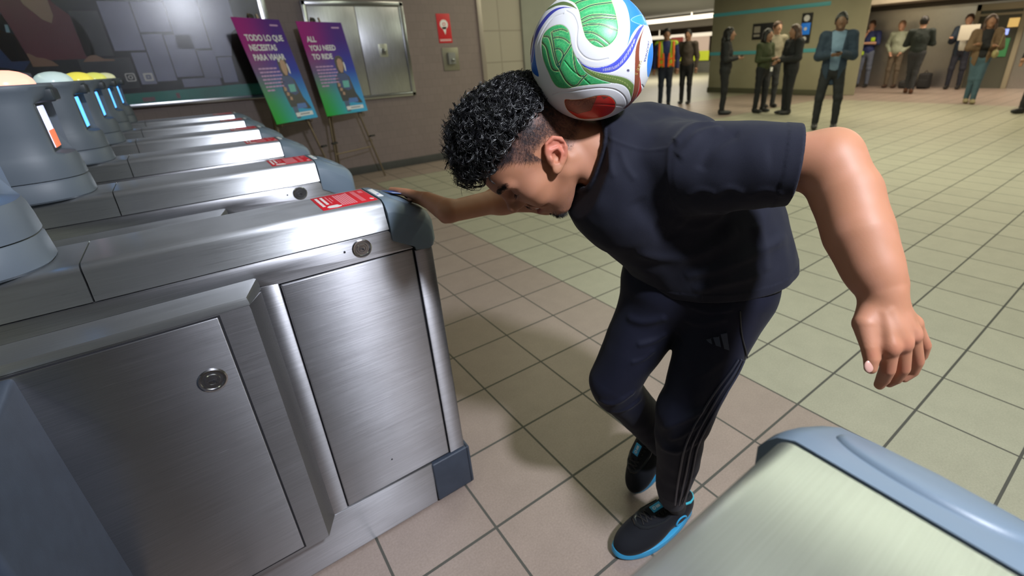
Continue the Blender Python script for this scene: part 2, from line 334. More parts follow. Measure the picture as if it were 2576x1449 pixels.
def make_gate(label, proud=True):
    g = thing('fare_gate', label, 'fare gate', group='fare gates')
    XL = -1.25
    B().box(XL + 0.004, 0.436, -0.098, 0.098, 0.006, 0.95).build('carcass', GAP, g, False)
    # lower body sides
    for s in (-1, 1):
        y1 = s * HW; y0 = s * 0.096; a, b_ = min(y0, y1), max(y0, y1)
        kp = B().prism([(XL, 0.008), (0.322, 0.008), (0.327, 0.168), (0.036, 0.172), (0.02, 0.176), (XL, 0.176)], a, b_, 'Y', 0.002); kp.build('kick_plate', STEEL, g)
        cb = B().box(0.3245, 0.452, min(s * 0.09, s * 0.114), max(s * 0.09, s * 0.114), 0.012, 0.166, 0.006, 3)
        cb.build('corner_bumper', PLASTD, g)
        B().box(0.0735, 0.3865, a, b_, 0.1765, 0.8805, 0.0035, 3).build('side_door', STEEL, g)
        B().box(0.030, 0.0705, a, b_, 0.174, 0.889, 0.002).build('side_strip', STEEL, g)
        B().box(0.3905, 0.4405, a - (0.0 if s > 0 else 0.0), b_, 0.170, 0.8755, 0.004).build('corner_post', STEEL, g)
        # long band with the lock, its right end cut on the slope of the end cap
        bd = B().prism([(XL, 0.906), (0.028, 0.9145), (0.030, 0.8925), (0.072, 0.886), (0.3865, 0.8845), (0.3895, 0.8850), (0.3335, 0.9465), (XL, 0.9465)], a, b_, 'Y', 0.0016)
        bd.build('side_band', STEEL, g)
        lock(g, 0.263, s * (HW + 0.0002), 0.919, 0.021, s)
        B().cyl((0.222, s * HW - 0.0004, 0.921), 0.0025, 0.001 * s, 12, 'Y').build('sensor_hole', GAP, g)
        B().cyl((0.215, s * HW - 0.0004, 0.262), 0.0022, 0.001 * s, 12, 'Y').build('sensor_hole', GAP, g)
        # proud box with sloped shoulder
        yb = s * (HW + 0.058)
        def Q(x, y, z): return (x, y, z)
        prof = [(XL, 0.002), (0.034, 0.030)]
        v = []; ring = lambda z, dx: [(XL, s * HW, z), (XL, yb, z), (0.005 + dx, yb, z), (0.034, s * HW, z)]
        pb = B()
        pb.loft([ring(0.1725, 0), ring(0.872, 0), ring(0.880, -0.001)], True)
        ob = pb.build('housing', STEEL, g)
        tp = B()
        tp.loft([[(XL, s * HW, 0.881), (XL, yb, 0.881), (0.0055, yb, 0.881), (0.0345, s * HW, 0.885)],
                 [(XL, s * HW, 0.900), (XL, yb, 0.888), (0.0055, yb, 0.888), (0.0345, s * HW, 0.902)],
                 [(XL, s * HW, 0.9075), (XL, yb - s * 0.006, 0.897), (0.0035, yb - s * 0.006, 0.897), (0.0320, s * HW, 0.912)],
                 [(XL, s * HW, 0.9078), (XL, s * (HW + 0.012), 0.907), (0.002, s * (HW + 0.02), 0.9065), (0.028, s * HW, 0.9145)]], True)
        tp.build('shoulder', STEELTOP, g)
        ya, yc = sorted((yb + s * 0.0022, yb - s * 0.002))
        d = B().box(-0.62, -0.0535, ya, yc, 0.186, 0.874, 0.0022, 3).build('housing_door', STEEL, g)
        gp = B().box(-0.624, -0.0495, min(yb, yb + s * 0.0006), max(yb, yb + s * 0.0006), 0.182, 0.8775).build('door_gap', GAP, g)
        lock(g, -0.100, yb + s * 0.0025, 0.742, 0.024, s)
    # end plate
    B().box(0.4385, 0.4425, -0.098, 0.098, 0.02, 0.90, 0.0015).build('end_plate', STEEL, g)
    B().box(0.436, 0.4535, -0.114, 0.114, 0.012, 0.166, 0.006, 3).build('corner_bumper', PLASTD, g)
    # hood lids
    B().loft([hood_ring(-0.2235), hood_ring(0.3365)], True).build('hood', STEELTOP, g)
    B().loft([hood_ring(XL), hood_ring(-0.2262)], True).build('hood', STEELTOP, g)
    # moulded end cap with the sloped card reader
    prof = [(0.3395, 0.9485), (0.392, 0.8885), (0.395, 0.8785), (0.4395, 0.8735), (0.449, 0.879), (0.4535, 0.893), (0.4525, 0.950), (0.447, 0.963), (0.436, 0.9755), (0.415, 0.989), (0.384, 1.0065), (0.356, 1.0195), (0.3395, 1.0215)]
    ys = [-1, -0.985, -0.94, -0.86, -0.72, -0.45, 0, 0.45, 0.72, 0.86, 0.94, 0.985, 1]; rings = []
    for t in ys:
        at_ = abs(t); drop = 0.0 if at_ < 0.70 else 0.030 * ((at_ - 0.70) / 0.30) ** 2.2
        ins = 0.009 * max(0, (at_ - 0.86) / 0.14) ** 2; bul = 0.010 * (1 - at_ ** 2)
        rings.append([(x - (0 if x < 0.40 else ins) + (bul if x > 0.43 and z > 0.885 else 0), t * (HW + 0.004), z - (drop if z > 0.944 else 0)) for x, z in prof])
    B().loft(rings, True).build('end_cap', PLAST, g, True, 50)
    Mr = Matrix.Translation((0.402, 0, 1.0005)) @ Matrix.Rotation(math.radians(28.5), 4, 'Y')
    rp = B().lathe([(0.060, -0.010), (0.058, -0.004), (0.056, -0.0008), (0.052, 0.0010), (0.02, 0.0025), (0.002, 0.0027)], n=44, sx=0.70, sy=1.2, M=Mr)
    rp.build('card_reader_pad', PLAST, g)
    # sticker with its print
    st = B().prism([(0.205, -0.072), (0.334, -0.072), (0.334, 0.070), (0.205, 0.070)], 1.0203, 1.0209, 'Z', 0.0002).build('instruction_sticker', RED, g)
    pr = B(); rnd = random.Random(3)
    def bar(x0, x1, y0, y1): pr.box(x0, x1, y0, y1, 1.0209, 1.0212)
    for r in range(7):
        bar(0.254 + r * 0.0052, 0.2578 + r * 0.0052, -0.058, 0.058 - rnd.random() * (0.05 if r > 4 else 0.01))
    for r in range(4): bar(0.300 + r * 0.0028, 0.3015 + r * 0.0028, -0.056, 0.060)
    for r in range(3): bar(0.318 + r * 0.0035, 0.3200 + r * 0.0035, 0.030, 0.055)
    bar(0.236, 0.2385, -0.02, 0.055); bar(0.243, 0.2455, 0.0, 0.04)
    pr.build('small_print', PINK, st, False)
    pw_ = B()
    for (xa, w_) in ((0.2115, 6), (0.2235, 5)):
        for k in range(w_): pw_.box(xa, xa + 0.0065, 0.056 - k * 0.0165 - 0.013, 0.056 - k * 0.0165, 1.0209, 1.0213, 0.0008)
    for q_ in range(1): pw_.build('large_print', WHITE, st, False)
    pw_ = B()
    pw_.prism([(0.221, -0.061), (0.2385, -0.066), (0.2490, -0.0615), (0.253, -0.0525), (0.2475, -0.0525), (0.2445, -0.041), (0.2250, -0.041), (0.2180, -0.052)], 1.0209, 1.0213, 'Z')
    pw_.build('hand_pictogram', WHITE, st, False); pw_ = B()
    pw_.prism([(0.323, -0.055), (0.330, -0.055), (0.330, -0.048), (0.3265, -0.048), (0.3265, -0.043), (0.3215, -0.043), (0.3215, -0.050)], 1.0209, 1.0213, 'Z')
    pw_.build('corner_mark', WHITE, st, False)
    lb = B().box(0.344, 0.357, -0.045, 0.048, 1.0195, 1.0215, 0.0004, M=Matrix.Translation((0, 0, -0.0002))).build('serial_label', WHITE, g)
    B().box(0.3475, 0.3535, -0.024, -0.017, 1.0213, 1.0216).build('label_mark', mat('label_blue', (0.08, 0.12, 0.5), 0.5) if 'label_blue' not in bpy.data.materials else bpy.data.materials['label_blue'], lb, False)
    # reader pod
    def ov(z, a, b_, cx, n=44, fl=None):
        r = []
        for i in range(n):
            t = 2 * PI * i / n; c, s_ = math.cos(t), math.sin(t)
            e = 2.6; x = cx + a * math.copysign(abs(c) ** (2 / e), c); y = b_ * math.copysign(abs(s_) ** (2 / e), s_)
            if fl is not None: x = min(x, fl)
            r.append((x, y, z))
        return r
    pb = B(); pb.loft([ov(1.019, .142, .112, -.412), ov(1.024, .147, .117, -.412), ov(1.068, .144, .115, -.412), ov(1.076, .139, .110, -.412)]); base = pb.build('pod_base', POD, g, True, 40)
    # body, hollowed at the screen
    def body_ring(z, a, b_, cx, slot):
        r = []
        pts = ov(z, a, b_, cx, 88)
        for x, y, zz in pts:
            if slot and y < 0.046: x = min(x, -0.3085)
            r.append((x, y, zz))
        return r
    rings = [body_ring(1.078, .1435, .1145, -.412, 0), body_ring(1.105, .142, .113, -.412, 0), body_ring(1.128, .139, .110, -.412, 0), body_ring(1.140, .135, .107, -.412, 0), body_ring(1.148, .131, .104, -.412, 1),
             body_ring(1.20, .129, .102, -.410, 1), body_ring(1.276, .129, .101, -.408, 1), body_ring(1.292, .130, .099, -.406, 0), body_ring(1.308, .134, .102, -.404, 0), body_ring(1.320, .137, .104, -.402, 0), body_ring(1.326, .134, .101, -.402, 0), body_ring(1.327, .08, .06, -.402, 0)]
    B().loft(rings).build('pod_body', POD, g, True, 45)
    B().box(-0.322, -0.3065, -0.062, 0.040, 1.150, 1.278, 0.003).build('screen_bezel', POD2, g)
    B().box(-0.312, -0.262, -0.050, 0.040, 1.279, 1.316, 0.010, 3).build('camera_window', POD2, g)
    scn = B().box(-0.309, -0.3045, -0.052, 0.026, 1.158, 1.270, 0.002).build('screen', BLUEL, g)
    dm = B().lathe([(0.056, 1.322), (0.056, 1.330), (0.053, 1.341), (0.045, 1.351), (0.032, 1.359), (0.015, 1.3635), (0.001, 1.3645)], (-0.352, 0, 0), n=44, sy=1.25).build('signal_dome', WHITE, g)
    # swinging barrier leaf across the lane (near side)
    pd = B(); pd.prism([(-0.112, 0.20), (-0.112, 0.862), (-0.135, 0.875), (-0.40, 0.86), (-0.47, 0.80), (-0.47, 0.47), (-0.44, 0.42), (-0.13, 0.215)], -0.372, -0.350, 'X', 0.008, 3)
    pd.build('barrier_leaf', PLASTD, g)
    return g
def dome_mat(name, col, e, es): return mat(name, col, 0.25, emit=e, es=es)
DOMES = [dome_mat('dome_white', (.8, .85, .85), (.6, .8, .8), .25), dome_mat('dome_red', (.9, .3, .25), (1.0, .42, .30), 1.6), dome_mat('dome_clear', (.75, .85, .85), (.6, .85, .85), .30),
         dome_mat('dome_yellow', (.85, .75, .1), (.9, .8, .12), .55), dome_mat('dome_yellow_2', (.8, .78, .15), (.8, .85, .2), .5), dome_mat('dome_pale', (.8, .82, .5), (.8, .8, .5), .4)]
YG = [1.265, 1.993, 2.712, 3.405, 4.115, 4.790]
LAB = ['nearest steel fare gate of the row, under the tapping hand', 'steel fare gate whose pod carries the glowing red dome', 'third steel fare gate of the row, white dome on its pod',
       'fourth steel fare gate of the row, bright yellow dome on its pod', 'fifth steel fare gate of the row, second of the yellow domes', 'farthest steel fare gate of the row, nearest the mural wall']
g0 = make_gate(LAB[0]); g0.location = (0, YG[0], 0)
gates = [g0]
for k in range(1, 6):
    c = copy_tree(g0); c['label'] = LAB[k]; c.location = (0, YG[k], 0); gates.append(c)
for k, g in enumerate(gates):
    for ch in g.children:
        nm = ch.name.split('.')[0]
        if nm == 'signal_dome': ch.material_slots[0].link = 'OBJECT'; ch.material_slots[0].material = DOMES[k]
        if nm == 'screen' and k == 1: ch.material_slots[0].link = 'OBJECT'; ch.material_slots[0].material = WHITEL; S1 = ch
        if nm == 'barrier_leaf' and k > 0: bpy.data.objects.remove(ch)
B().box(-0.3046, -0.3040, -0.052, 0.026, 1.158, 1.205).build('fare_message', ORANGEL, S1, False)
# the gate in the lower right corner, close to the lens
gf = copy_tree(g0); gf['label'] = 'out-of-focus steel fare gate in the lower right foreground'; gf.location = (0.0, 0.051, 0)
for ch in list(gf.children):
    nm = ch.name.split('.')[0]
    if nm in ('instruction_sticker', 'serial_label', 'barrier_leaf'):
        for c2 in list(ch.children): bpy.data.objects.remove(c2)
        bpy.data.objects.remove(ch)
# ------------------------------------------------------------ mural case on the back wall
def quad_y(b, pts, y, t=0.003):
    """flat shape on the wall: (x, z) outline, front face at y"""
    b.prism(pts, y, y + t, 'Y')
MY = YW - 0.05
mu = thing('mural_case', 'large dark mural of people at a counter behind glass on the brown wall', 'mural', (-0.6, YW, 1.06))
def loc(o, p): o.matrix_parent_inverse = Matrix.Translation(-Vector(p.location)); return o
FRAME = mat('steel_frame', (0.55, 0.55, 0.58), 0.22, 1.0)
b = B(); b.box(-2.6, 1.05, YW - 0.075, YW, 1.035, 1.075, 0.004); b.box(0.975, 1.05, YW - 0.075, YW, 1.075, 2.6, 0.006); b.box(-2.6, 1.05, YW - 0.075, YW, 2.6, 2.66, 0.004); b.box(-2.66, -2.6, YW - 0.075, YW, 1.035, 2.66, 0.004)
loc(b.build('frame', FRAME, mu), mu)
loc(B().box(-2.6, 0.975, MY + 0.01, YW - 0.002, 1.075, 2.6).build('backing', mat('mural_navy', (0.028, 0.032, 0.052), 0.25, var=0.25, vscale=2), mu, False), mu)
def mur(name, polys, col, y=MY + 0.006, r=0.3, var=0.0):
    b = B()
    for p in polys: b.prism(p, y, MY + 0.0105, 'Y')
    loc(b.build(name, mat('mural_' + name, col, r, var=var, vscale=3), mu, False), mu)
blk = []
for (x0, x1, z0, z1) in [(-.33, -.10, 1.56, 1.98), (-.09, .16, 1.72, 1.98), (.17, .44, 1.56, 2.1), (.45, .72, 1.48, 2.2), (-.09, .07, 1.27, 1.70), (.08, .30, 1.30, 1.69), (.31, .46, 1.27, 1.54), (-.22, -.10, 1.25, 1.54), (.47, .60, 1.22, 1.47), (.11, .44, 1.20, 1.28), (-.3, -.1, 2.0, 2.6), (-.09, .4, 2.12, 2.6), (.45, .75, 2.22, 2.6)]:
    blk.append([(x0, z0), (x1, z0), (x1, z1), (x0, z1)])
mur('wall_blocks', blk, (0.30, 0.32, 0.50), var=0.35)
mur('dark_blocks', [[(-.62, 1.22), (-.24, 1.22), (-.24, 1.5), (-.62, 1.5)], [(-.55, 1.52), (-.35, 1.52), (-.35, 1.9), (-.55, 1.9)], [(.47, 1.2), (.62, 1.2), (.62, 1.215), (.47, 1.215)]], (0.06, 0.065, 0.095), var=0.3)
mur('dark_figure', [[(.62, 1.19), (.974, 1.19), (.974, 1.75), (.80, 1.80), (.66, 1.70), (.60, 1.45)]], (0.010, 0.010, 0.012), y=MY + 0.004)
mur('maroon_shirt', [[(-1.05, 1.50), (-.48, 1.50), (-.47, 1.62), (-.50, 1.80), (-.62, 1.95), (-.75, 2.2), (-1.05, 2.3), (-1.15, 1.8)]], (0.17, 0.03, 0.06))
mur('forearm', [[(-.86, 2.15), (-.72, 2.2), (-.655, 1.98), (-.66, 1.86), (-.69, 1.80), (-.74, 1.83), (-.82, 1.95)]], (0.42, 0.27, 0.19), y=MY + 0.003)
mur('hand', [[(-.93, 1.45), (-.76, 1.45), (-.79, 1.49), (-.84, 1.52), (-.88, 1.525), (-.92, 1.56), (-.935, 1.56)], [(-.585, 1.475), (-.36, 1.475), (-.36, 1.488), (-.43, 1.495), (-.48, 1.53), (-.52, 1.53), (-.56, 1.50)]], (0.36, 0.20, 0.14), y=MY + 0.003)
mur('blue_sleeve', [[(-1.30, 1.5), (-1.0, 1.42), (-.93, 1.50), (-.96, 1.75), (-1.05, 2.3), (-1.3, 2.4)]], (0.015, 0.05, 0.20))
mur('ticket', [[(-1.00, 1.73), (-.975, 1.73), (-.97, 1.79), (-.99, 1.79)]], (0.25, 0.45, 0.6), y=MY + 0.002)
mur('pale_screen', [[(-1.26, 1.24), (-1.12, 1.24), (-1.12, 1.42), (-1.26, 1.42)], [(-1.08, 1.29), (-.965, 1.29), (-.965, 1.40), (-1.08, 1.42)]], (0.42, 0.40, 0.52), y=MY + 0.002)
mur('map_strip', [[(-.62, 1.075), (.974, 1.075), (.974, 1.20), (.60, 1.195), (.1, 1.18), (-.62, 1.17)]], (0.04, 0.34, 0.31), y=MY + 0.004, var=0.5)
mur('map_marks', [[(-.26, 1.09), (-.16, 1.09), (-.16, 1.13), (-.26, 1.13)], [(.02, 1.10), (.05, 1.10), (.05, 1.15), (.02, 1.15)]], (0.30, 0.16, 0.20), y=MY + 0.002)
# two small app marks
def rsq(cx, cz, h, r, n=6):
    p = []
    for qx, qz, a0 in ((1, 1, 0), (-1, 1, 90), (-1, -1, 180), (1, -1, 270)):
        for k in range(n + 1):
            a = math.radians(a0 + 90 * k / n); p.append((cx + qx * (h - r) + r * math.cos(a), cz + qz * (h - r) + r * math.sin(a)))
    return p
def ringpoly(b, outer, inner, y0, y1):
    n = len(outer); v = [(x, y0, z) for x, z in outer] + [(x, y0, z) for x, z in inner] + [(x, y1, z) for x, z in outer] + [(x, y1, z) for x, z in inner]
    f = []
    for i in range(n):
        j = (i + 1) % n
        f += [(i, j, n + j, n + i), (2 * n + i, 3 * n + i, 3 * n + j, 2 * n + j), (i, 2 * n + i, 2 * n + j, j), (n + i, n + j, 3 * n + j, 3 * n + i)]
    b._new(v, f)
b = B(); yy = MY + 0.001
def circ(cx, cz, r, n=28): return [(cx + r * math.cos(2 * PI * k / n), cz + r * math.sin(2 * PI * k / n)) for k in range(n)]
ringpoly(b, rsq(-.288, 1.322, .038, .014), rsq(-.288, 1.322, .029, .009), yy, MY + .01); ringpoly(b, circ(-.288, 1.322, .019), circ(-.288, 1.322, .011), yy, MY + .01); b.prism(circ(-.270, 1.340, .004, 12), yy, MY + .01, 'Y')
ringpoly(b, rsq(-.150, 1.316, .038, .012), rsq(-.150, 1.316, .021, .008), yy, MY + .01); b.prism([(-.156, 1.307), (-.156, 1.325), (-.141, 1.316)], yy, MY + .01, 'Y')
loc(b.build('app_marks', mat('mural_white', (.9, .9, .92), .4), mu, False), mu)
loc(B().box(-2.6, 0.975, MY - 0.012, MY - 0.009, 1.075, 2.6).build('glass', (lambda m: (m.node_tree.nodes['Principled BSDF'].inputs['Transmission Weight'].__setattr__('default_value', 1.0), m)[1])(mat('clear_glass', (1, 1, 1), 0.21, spec=.2)), mu, False), mu)
# ------------------------------------------------------------ steel double doors let into the wall
cd = thing('wall_cabinet', 'wide stainless steel double-door cabinet let into the brown wall', 'cabinet', (2.0, YW, 0.92))
b = B(); z0, z1, x0, x1 = 0.915, 2.02, 1.405, 2.585
b.box(x0, x0 + .05, YW - .04, YW, z0, z1, .006); b.box(x1 - .05, x1, YW - .04, YW, z0, z1, .006); b.box(x0, x1, YW - .04, YW, z1 - .05, z1, .006); b.box(x0, x1, YW - .04, YW, z0, z0 + .045, .006)
loc(b.build('frame', FRAME, cd), cd)
for (a, c_) in ((x0 + .052, 1.985), (1.992, x1 - .052)):
    d = loc(B().box(a, c_, YW - .026, YW - .004, z0 + .048, z1 - .053, .004).build('door', STD, cd), cd)
    xm = a + .09 if a > 1.9 else c_ - .09
lt = loc(B().box(2.19, 2.30, YW - .034, YW - .026, 1.40, 1.55, .01).build('latch', mat('latch_steel', (.6, .6, .55), .35, 1.0), cd), cd)
loc(B().box(2.215, 2.275, YW - .037, YW - .034, 1.42, 1.50, .004).build('latch_pull', FRAME, lt), lt)
# ------------------------------------------------------------ red sign and call box
sg = thing('help_sign', 'small red wall sign with a white speech bubble', 'sign', (3.13, YW, 1.54))
loc(B().box(3.03, 3.225, YW - .006, YW, 1.54, 1.895, .001).build('panel', mat('sign_red', (.62, .02, .03), .4), sg), sg)
b = B(); b.prism(circ(3.128, 1.765, .058, 36), YW - .0075, YW - .006, 'Y'); b.prism([(3.095, 1.735), (3.161, 1.735), (3.135, 1.64)], YW - .0075, YW - .006, 'Y')
bb = loc(b.build('speech_bubble', WHITE, sg, False), sg)
b = B(); ringpoly(b, rsq(3.128, 1.768, .020, .012), rsq(3.128, 1.768, .013, .008), YW - .0085, YW - .0075); loc(b.build('bubble_symbol', RED, bb, False), bb)
b = B(); b.box(3.045, 3.21, YW - .0075, YW - .006, 1.580, 1.586); b.box(3.045, 3.21, YW - .0075, YW - .006, 1.565, 1.571); loc(b.build('sign_text', WHITE, sg, False), sg)
cb = thing('call_box', 'square metal call box below the red sign', 'call box', (3.15, YW, 1.2))
loc(B().box(3.05, 3.29, YW - .012, YW, 1.19, 1.48, .008).build('plate', mat('call_box_plate', (.30, .28, .22), .4, .7), cb), cb)
loc(B().box(3.115, 3.225, YW - .05, YW - .012, 1.27, 1.42, .012).build('housing', mat('call_box_grey', (.22, .22, .21), .5), cb), cb)
loc(B().cyl((3.175, YW - .060, 1.315), .026, .012, 24, 'Y', .003).build('button', LOCK, cb), cb)
# ------------------------------------------------------------ posters on easels
BRASS = mat('bronze_tube', (.20, .155, .10), .4, .7)
def gradient_mat():
    m = mat('poster_gradient', (.3, .1, .5), .5, spec=.2); nt = m.node_tree; N = nt.nodes; L = nt.links; b = N['Principled BSDF']
    tc = N.new('ShaderNodeTexCoord'); sp = N.new('ShaderNodeSeparateXYZ'); L.new(tc.outputs['Object'], sp.inputs[0])
    def ramp(inp, els):
        r = N.new('ShaderNodeValToRGB'); L.new(inp, r.inputs['Fac'])
        while len(r.color_ramp.elements) < len(els): r.color_ramp.elements.new(0.5)
        for e, (p, c) in zip(r.color_ramp.elements, els): e.position = p; e.color = (*c, 1)
        return r
    mz = N.new('ShaderNodeMapRange'); mz.inputs['From Min'].default_value = 0; mz.inputs['From Max'].default_value = PH; L.new(sp.outputs[2], mz.inputs['Value'])
    left = ramp(mz.outputs[0], [(0, (.02, .40, .04)), (.22, (.06, .36, .10)), (.48, (.16, .12, .26)), (.75, (.33, .012, .22)), (1, (.38, .012, .24))])
    right = ramp(mz.outputs[0], [(0, (.06, .42, .75)), (.25, (.06, .30, .70)), (.5, (.035, .06, .45)), (.8, (.065, .02, .27)), (1, (.085, .018, .25))])
    mxr = N.new('ShaderNodeMapRange'); mxr.inputs['From Min'].default_value = -PWd / 2; mxr.inputs['From Max'].default_value = PWd / 2 * .7; mxr.interpolation_type = 'SMOOTHSTEP'; L.new(sp.outputs[0], mxr.inputs['Value'])
    mx = N.new('ShaderNodeMix'); mx.data_type = 'RGBA'; L.new(mxr.outputs[0], mx.inputs[0]); L.new(left.outputs[0], mx.inputs[6]); L.new(right.outputs[0], mx.inputs[7]); L.new(mx.outputs[2], b.inputs['Base Color'])
    return m
PWd, PH = 0.56, 0.986
GRAD = gradient_mat()
PM = {k: mat('poster_' + k, c, .4) for k, c in dict(hair=(.03, .02, .03), skin=(.42, .25, .18), navy=(.02, .05, .20), teal=(.10, .42, .42), black=(.02, .025, .04), sky=(.05, .16, .50), jeans=(.05, .10, .22), white=(.72, .74, .8), lilac=(.52, .30, .60)).items()}
def poster(x, y, z, lean, rz, lines, label, elabel):
    """poster board leaning on its easel; origin at the bottom centre, board in local XZ"""
    t = thing('poster', label, 'poster', (x, y, z), 0, 'poster boards'); t.rotation_euler = (lean, 0, rz)
    B().box(-PWd / 2, PWd / 2, 0, .005, 0, PH, .0006).build('board', GRAD, t, False)
    def flat(name, polys, m, y0):
        b = B()
        for p in polys: b.prism(p, y0, .0002, 'Y')
        return b.build(name, m, t, False)
    Mt = lambda x_, z_: Matrix.Translation((x_, -.0006, z_)) @ Matrix.Rotation(PI / 2, 4, 'X')
    for k, s_ in enumerate(lines): text_obj('headline', s_, .078, PM['white'], Mt(-PWd / 2 + .060, PH - .205 - .090 * k), t, .0003, True, sx=0.84)
    B().box(PWd / 2 - .15, PWd / 2 - .05, -.0006, 0, PH - .065, PH - .050).build('corner_mark', PM['lilac'], t, False)
    b = B(); rnd = random.Random(5)
    for k in range(7):
        x_ = -PWd / 2 + .06; 
        while x_ < -PWd / 2 + .06 + (.20 if k < 6 else .09) + .02 * (k % 3):
            w_ = rnd.uniform(.018, .045); b.box(x_, x_ + w_, -.0006, 0, PH - .470 - .034 * k, PH - .456 - .034 * k); x_ += w_ + .006
    b.build('body_text', PM['lilac'], t, False)
    # the printed figure: a person in a navy top holding a phone
    flat('figure_hair', [[(.03, .50), (.035, .58), (.06, .625), (.11, .635), (.145, .61), (.15, .56), (.14, .50), (.10, .44), (.05, .43)]], PM['hair'], -.0004)
    flat('figure_face', [[(.055, .52), (.065, .58), (.095, .605), (.125, .59), (.135, .54), (.12, .49), (.10, .45), (.075, .45), (.06, .48)]], PM['skin'], -.0007)
    flat('figure_phone', [[(.137, .47), (.150, .46), (.158, .52), (.150, .565), (.140, .56)]], PM['white'], -.0008)
    flat('figure_coat', [[(-.02, .14), (.20, .10), (.245, .10), (.19, .22), (.165, .40), (.12, .445), (.03, .45), (-.015, .40), (-.035, .30)]], PM['black'], -.0004)
    flat('figure_top', [[(.0, .30), (.10, .25), (.155, .27), (.15, .40), (.12, .44), (.03, .445), (.0, .40)]], PM['navy'], -.0006)
    flat('figure_panel', [[(.05, .285), (.13, .285), (.14, .36), (.055, .36)]], PM['teal'], -.0008)
    flat('figure_hands', [[(-.02, .30), (.012, .30), (.02, .33), (-.01, .345)], [(-.01, .255), (.02, .25), (.03, .28), (.0, .29)], [(.01, .21), (.04, .205), (.045, .235), (.02, .245)]], PM['skin'], -.0008)
    flat('figure_bag', [[(.055, .115), (.19, .115), (.185, .165), (.07, .165)]], PM['sky'], -.0008)
    flat('figure_jeans', [[(.0, .02), (.05, .02), (.06, .14), (-.005, .14)]], PM['jeans'], -.0005)
    lb = flat('web_bar', [rsq(.0, 0, .0, .0)] if 0 else [[(.005, .038), (.235, .038), (.235, .078), (.005, .078)]], PM['white'], -.0008)
    b = B(); b.box(.06, .19, -.0012, -.0007, .054, .063); b.build('web_line', PM['jeans'], t, False)
    # easel
    e = thing('easel', elabel, 'easel', (x, y, 0), rz, 'display easels')
    def leg(p0, p1, r=.011): return B().tube([p0, p1], r, 10).build('leg', BRASS, e)
    top = (0.0, .235, 1.83)
    leg((-.33, -.03, 0), (-.045, .235, 1.83)); leg((.33, -.03, 0), (.045, .235, 1.83)); leg((0, .40, 0), (0, .25, 1.80))
    B().tube([(-.205, .095, .80), (.205, .095, .80)], .007, 8).build('shelf_bar', BRASS, e)
    B().tube([(-.26, .03, .38), (.26, .03, .38)], .006, 8).build('cross_bar', BRASS, e)
    for sx in (-1, 1):
        B().tube([(sx * .205, .10, .80), (sx * .205, .02, .79), (sx * .205, .015, .82)], .006, 8).build('rest_hook', BRASS, e)
        B().box(sx * .27 - .02, sx * .27 + .05, 0.0, .03, .50, .52, .005).build('clamp_knob', BLACKM, e)
    B().cyl((-.03, .22, 1.80), .03, .03, 20, 'Y', .005).build('top_clamp', BLACKM, e)
    return t
poster(0.957, 5.695, 0.824, -math.radians(11.7), math.radians(35.9), ['TODO LO QUE', 'NECESITAS', 'PARA VIAJAR'], 'purple poster board headed TODO LO QUE NECESITAS PARA VIAJAR', 'bronze easel holding the left, Spanish poster')
poster(1.562, 6.072, 0.811, -math.radians(9.8), math.radians(22.2), ['ALL', 'YOU NEED', 'TO RIDE'], 'purple poster board headed ALL YOU NEED TO RIDE', 'bronze easel holding the right, English poster')
# ------------------------------------------------------------ organic shapes: smooth unions of rounded bones, meshed once
def v3(p): return np.asarray(p, dtype=np.float32)
def seg(P, a, b, ra, rb=None):
    rb = ra if rb is None else rb; a = v3(a); b = v3(b); ab = b - a
    t = np.clip(((P - a) @ ab) / max(float(ab @ ab), 1e-12), 0, 1)
    return np.linalg.norm(P - a - t[:, None] * ab, axis=1) - (ra + (rb - ra) * t)
def chain(P, pts, rs):
    d = None
    for i in range(len(pts) - 1):
        e = seg(P, pts[i], pts[i + 1], rs[i], rs[i + 1]); d = e if d is None else np.minimum(d, e)
    return d
def ell(P, c, r, R=None):
    Q = P - v3(c)
    if R is not None: Q = Q @ np.asarray(R, dtype=np.float32)     # columns of R = axes
    r = v3(r); k0 = np.linalg.norm(Q / r, axis=1); k1 = np.linalg.norm(Q / (r * r), axis=1) + 1e-9
    return k0 * (k0 - 1) / k1
def smin(a, b, k):
    h = np.maximum(k - np.abs(a - b), 0) / k
    return np.minimum(a, b) - h * h * k * 0.25
def smax(a, b, k): return -smin(-a, -b, k)
def sun(k, *ds):
    d = ds[0]
    for e in ds[1:]: d = smin(d, e, k)
    return d
